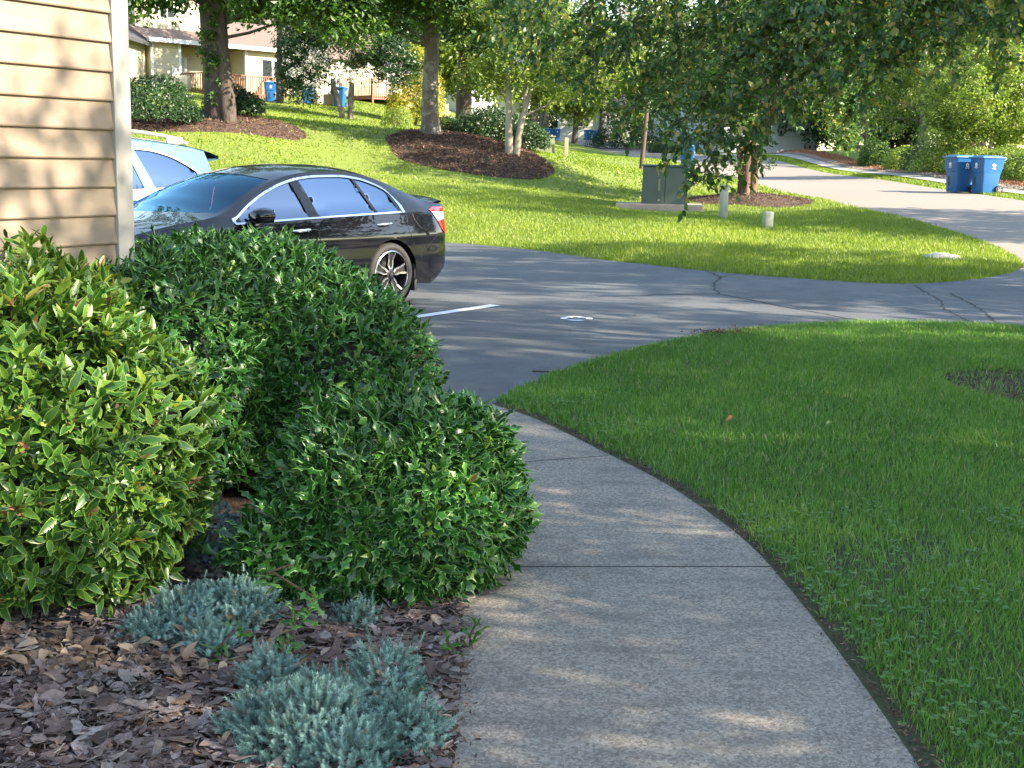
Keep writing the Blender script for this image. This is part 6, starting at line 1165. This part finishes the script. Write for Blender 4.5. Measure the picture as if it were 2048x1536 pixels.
for e in br:
    t0 = min(tips, key=lambda p: np.linalg.norm(p - e) + RS.rand() * .8); t0 = np.array(t0); mid = (t0 + e) / 2 + [0, 0, .35 + .12 * np.linalg.norm(e - t0)]; P = smooth_line_3([t0, mid, e + (e - mid) * .12 * 0 + [0, 0, .0]], 9); P = np.array(P); m.tube(P, np.linspace(.012, .002, len(P)), 5)
    L = np.linalg.norm(np.diff(P, axis=0), axis=1).sum()
    for s in range(int(13 + L * 5.8)):                             # side twigs with paired leaves
        u = .45 + .58 * RS.rand() ** .55; i = min(int(u * (len(P) - 1)), len(P) - 2); b = P[i] + (P[i + 1] - P[i]) * RS.rand(); tl = .10 + .26 * RS.rand(); dr = (P[i + 1] - P[i]); dr /= np.linalg.norm(dr); w = dr * .45 + RS.randn(3) * .8 + [0, 0, -.05]; w /= np.linalg.norm(w); tip = b + w * tl
        if RS.rand() < .5: m.tube([tuple(b), tuple(tip)], [.003, .0012], 3, cap=False)
        nl_ = int(tl / .024) + 2
        for j in range(nl_):
            p = b + w * tl * (j + .7) / nl_; sd_ = np.cross(w, RS.randn(3)); sd_ /= np.linalg.norm(sd_); LP.append(p); LX.append(sd_ * .8 + w * .6 + [0, 0, -.25]); LU.append(np.array([0, 0, 1.]) + RS.randn(3) * .55)
LP, LX, LU = np.array(LP), np.array(LX), np.array(LU); n = len(LP); print('near leaves', n)
scatter('leaves', ELL2, LP, frames(LX, LU), .052 * (.65 + .6 * RS.rand(n)), M['crape_leaf'], root, rnd=np.where(RS.rand(n) < .13, .88 + .12 * RS.rand(n), np.clip(.38 + .28 * RS.randn(n), 0, 1))); m.build('trunk', M['twig'], root, smooth=True)  # a share of the leaves coloured yellow to imitate sunlit flecks
fl = np.concatenate([endp(1252, 28, 9.9)[None] + RS.randn(60, 3) * [.035, .035, .03], endp(1042, 118, 10.5)[None] + RS.randn(24, 3) * .03, endp(1222, 248, 10.5)[None] + RS.randn(20, 3) * .03]); scatter('blossoms', RH, fl, rot_from(unit(len(fl)), RS.rand(len(fl)) * 6.28), .03 * np.ones(len(fl)), M['blossom'], root)
# --- trees across the street and behind
def bigtree(label, x, y, h, r, mat, leaf=.24, n=260, per=50, cz=.6, name='tree', barkm='oak_bark', group='trees behind the street', cr=.85, low=.28, vary=True):
    H = h; lobes = [((0, 0, H * cz), (r, r * .9, H * (1 - cz)), int(n * .62))]
    for k in range(5): a = 2 * PI * k / 5 + RS.rand(); lobes.append(((r * .62 * math.cos(a), r * .62 * math.sin(a), H * (low + .22 * RS.rand())), (r * .5, r * .5, H * .14), int(n * .38 / 5)))
    return tree(name, label, 'tree', (x, y), [([(0, 0, 0), (.1, 0, H * .25), (-.1, 0, H * .55), (0, 0, H * .85)], (.035 * H * .9, .026 * H * .9, .018 * H * .9, .06))], lobes, mat, barkm, leaf, per, cr, 12, group=group)
tree('bushy_tree', 'bright yellow-green bushy tree on the far side of the street above the bins', 'tree', (17.3, 49), [([(0, 0, 0), (-.3, 0, 1.5), (-.7, 0, 3)], (.09, .07, .03)), ([(.1, 0, 0), (.3, 0, 1.4), (.9, 0, 3)], (.09, .07, .03)), ([(0, .1, 0), (0, .1, 2), (.1, 0, 3.6)], (.09, .07, .03))],
     [((-.2, 0, 2.7), (2.2, 2.0, 1.5), 170), ((-1.2, 0, 1.5), (1.2, 1.1, .8), 46), ((.9, 0, 1.5), (1.0, .9, .7), 34), ((1.9, -.2, 2.9), (.9, .8, .45), 22), ((.2, 0, 4.3), (1.1, 1., .8), 34)], 'bright_leaf', 'pale_bark', .13, 60, .42, 14)
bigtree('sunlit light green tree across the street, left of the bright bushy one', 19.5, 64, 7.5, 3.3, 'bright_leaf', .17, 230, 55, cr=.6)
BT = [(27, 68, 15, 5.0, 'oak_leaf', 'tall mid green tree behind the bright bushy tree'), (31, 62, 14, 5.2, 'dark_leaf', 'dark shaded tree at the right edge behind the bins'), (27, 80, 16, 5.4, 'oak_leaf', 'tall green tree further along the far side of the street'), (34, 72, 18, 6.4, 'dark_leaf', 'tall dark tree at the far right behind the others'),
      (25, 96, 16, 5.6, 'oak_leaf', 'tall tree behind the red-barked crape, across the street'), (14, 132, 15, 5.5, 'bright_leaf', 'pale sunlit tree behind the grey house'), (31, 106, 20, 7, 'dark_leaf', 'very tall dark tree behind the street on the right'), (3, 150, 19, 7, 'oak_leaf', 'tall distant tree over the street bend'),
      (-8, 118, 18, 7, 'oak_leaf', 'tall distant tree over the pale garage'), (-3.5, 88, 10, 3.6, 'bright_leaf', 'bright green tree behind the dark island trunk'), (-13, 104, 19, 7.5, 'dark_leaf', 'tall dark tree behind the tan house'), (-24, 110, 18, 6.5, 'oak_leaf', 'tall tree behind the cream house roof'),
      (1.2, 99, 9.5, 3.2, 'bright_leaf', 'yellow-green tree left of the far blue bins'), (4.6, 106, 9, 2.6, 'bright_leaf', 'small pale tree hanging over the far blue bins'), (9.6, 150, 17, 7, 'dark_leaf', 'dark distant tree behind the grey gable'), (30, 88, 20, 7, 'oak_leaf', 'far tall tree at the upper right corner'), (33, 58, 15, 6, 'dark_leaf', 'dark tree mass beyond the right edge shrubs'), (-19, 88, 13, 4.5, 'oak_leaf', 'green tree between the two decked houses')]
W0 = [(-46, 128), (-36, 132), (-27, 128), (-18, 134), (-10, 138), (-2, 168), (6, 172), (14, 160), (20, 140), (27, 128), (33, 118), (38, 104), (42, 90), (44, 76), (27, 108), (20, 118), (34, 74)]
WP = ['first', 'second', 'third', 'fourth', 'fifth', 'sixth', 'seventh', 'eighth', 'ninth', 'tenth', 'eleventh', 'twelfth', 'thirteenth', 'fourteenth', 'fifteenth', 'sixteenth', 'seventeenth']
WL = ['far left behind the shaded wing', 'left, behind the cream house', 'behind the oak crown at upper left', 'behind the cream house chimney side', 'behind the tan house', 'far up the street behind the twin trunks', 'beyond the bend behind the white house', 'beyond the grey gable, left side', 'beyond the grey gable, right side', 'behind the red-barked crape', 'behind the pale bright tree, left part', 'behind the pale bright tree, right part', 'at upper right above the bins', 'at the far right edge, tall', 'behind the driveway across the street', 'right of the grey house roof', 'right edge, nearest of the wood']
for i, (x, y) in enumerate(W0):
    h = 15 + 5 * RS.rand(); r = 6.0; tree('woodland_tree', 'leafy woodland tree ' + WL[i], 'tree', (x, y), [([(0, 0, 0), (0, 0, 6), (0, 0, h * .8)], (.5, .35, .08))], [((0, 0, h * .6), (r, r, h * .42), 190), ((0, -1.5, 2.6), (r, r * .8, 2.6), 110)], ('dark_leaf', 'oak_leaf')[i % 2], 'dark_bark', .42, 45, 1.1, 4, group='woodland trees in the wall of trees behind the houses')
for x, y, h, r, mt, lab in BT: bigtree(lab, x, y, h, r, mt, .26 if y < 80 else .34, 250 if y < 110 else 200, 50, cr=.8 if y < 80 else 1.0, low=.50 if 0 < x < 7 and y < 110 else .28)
for x, y, lab, nd, ns in ((7.3, 2.6, 'small lawn tree beside the walk at the viewer\'s right', 120, 36), (7.6, -.9, 'second small unseen shade tree behind the viewer at the right', 130, 4)):  # unseen trees added to dapple the wall, bushes and walk with shade
    tree('shade_tree', lab, 'tree', (x, y), [([(0, 0, 0), (.05, 0, 1.4), (0, .1, 3), (0, 0, 5)], (.11, .09, .06, .03))], [((0, 0, 3.9 if y > 0 else 4.6), (2.2, 2.3, 1.5 if y > 0 else 1.8), nd), ((-.2, .2, 6.1), (1.6, 2.0, .9), ns), ((0, .7, 7.1), (1.2, 1.5, .7), ns // 2)], 'oak_leaf', 'oak_bark', .12, 60, .5, 12)
SHADERS = [(16.5, -3.5, 10.0, 4.6, 'oak_leaf', 'unseen shade tree nearest the viewer on the far side of the street'), (16.5, 4.5, 12.5, 5.0, 'oak_leaf', 'second unseen shade tree on the far side, right of the walk'), (16.8, 12.9, 13.0, 4.5, 'dark_leaf', 'third unseen shade tree on the far side beyond the lot entrance'), (19.5, 23.0, 14, 3.8, 'dark_leaf', 'fourth unseen shade tree, tall, across from the island'), (22, 0.5, 13.5, 5.2, 'dark_leaf', 'tall unseen shade tree behind the row at right')]
# --- trees added out of the picture on the right: they throw the shade over the walk, the near lawn and the lot
for x, y, h, r, mt, lab in SHADERS: bigtree(lab, x, y, h, r, mt, .24 if r > 3 else .13, 330 if r > 3 else 60, 60, cr=.75 if r > 3 else .5, low=.30, group='unseen shade trees at the right, beyond the picture')
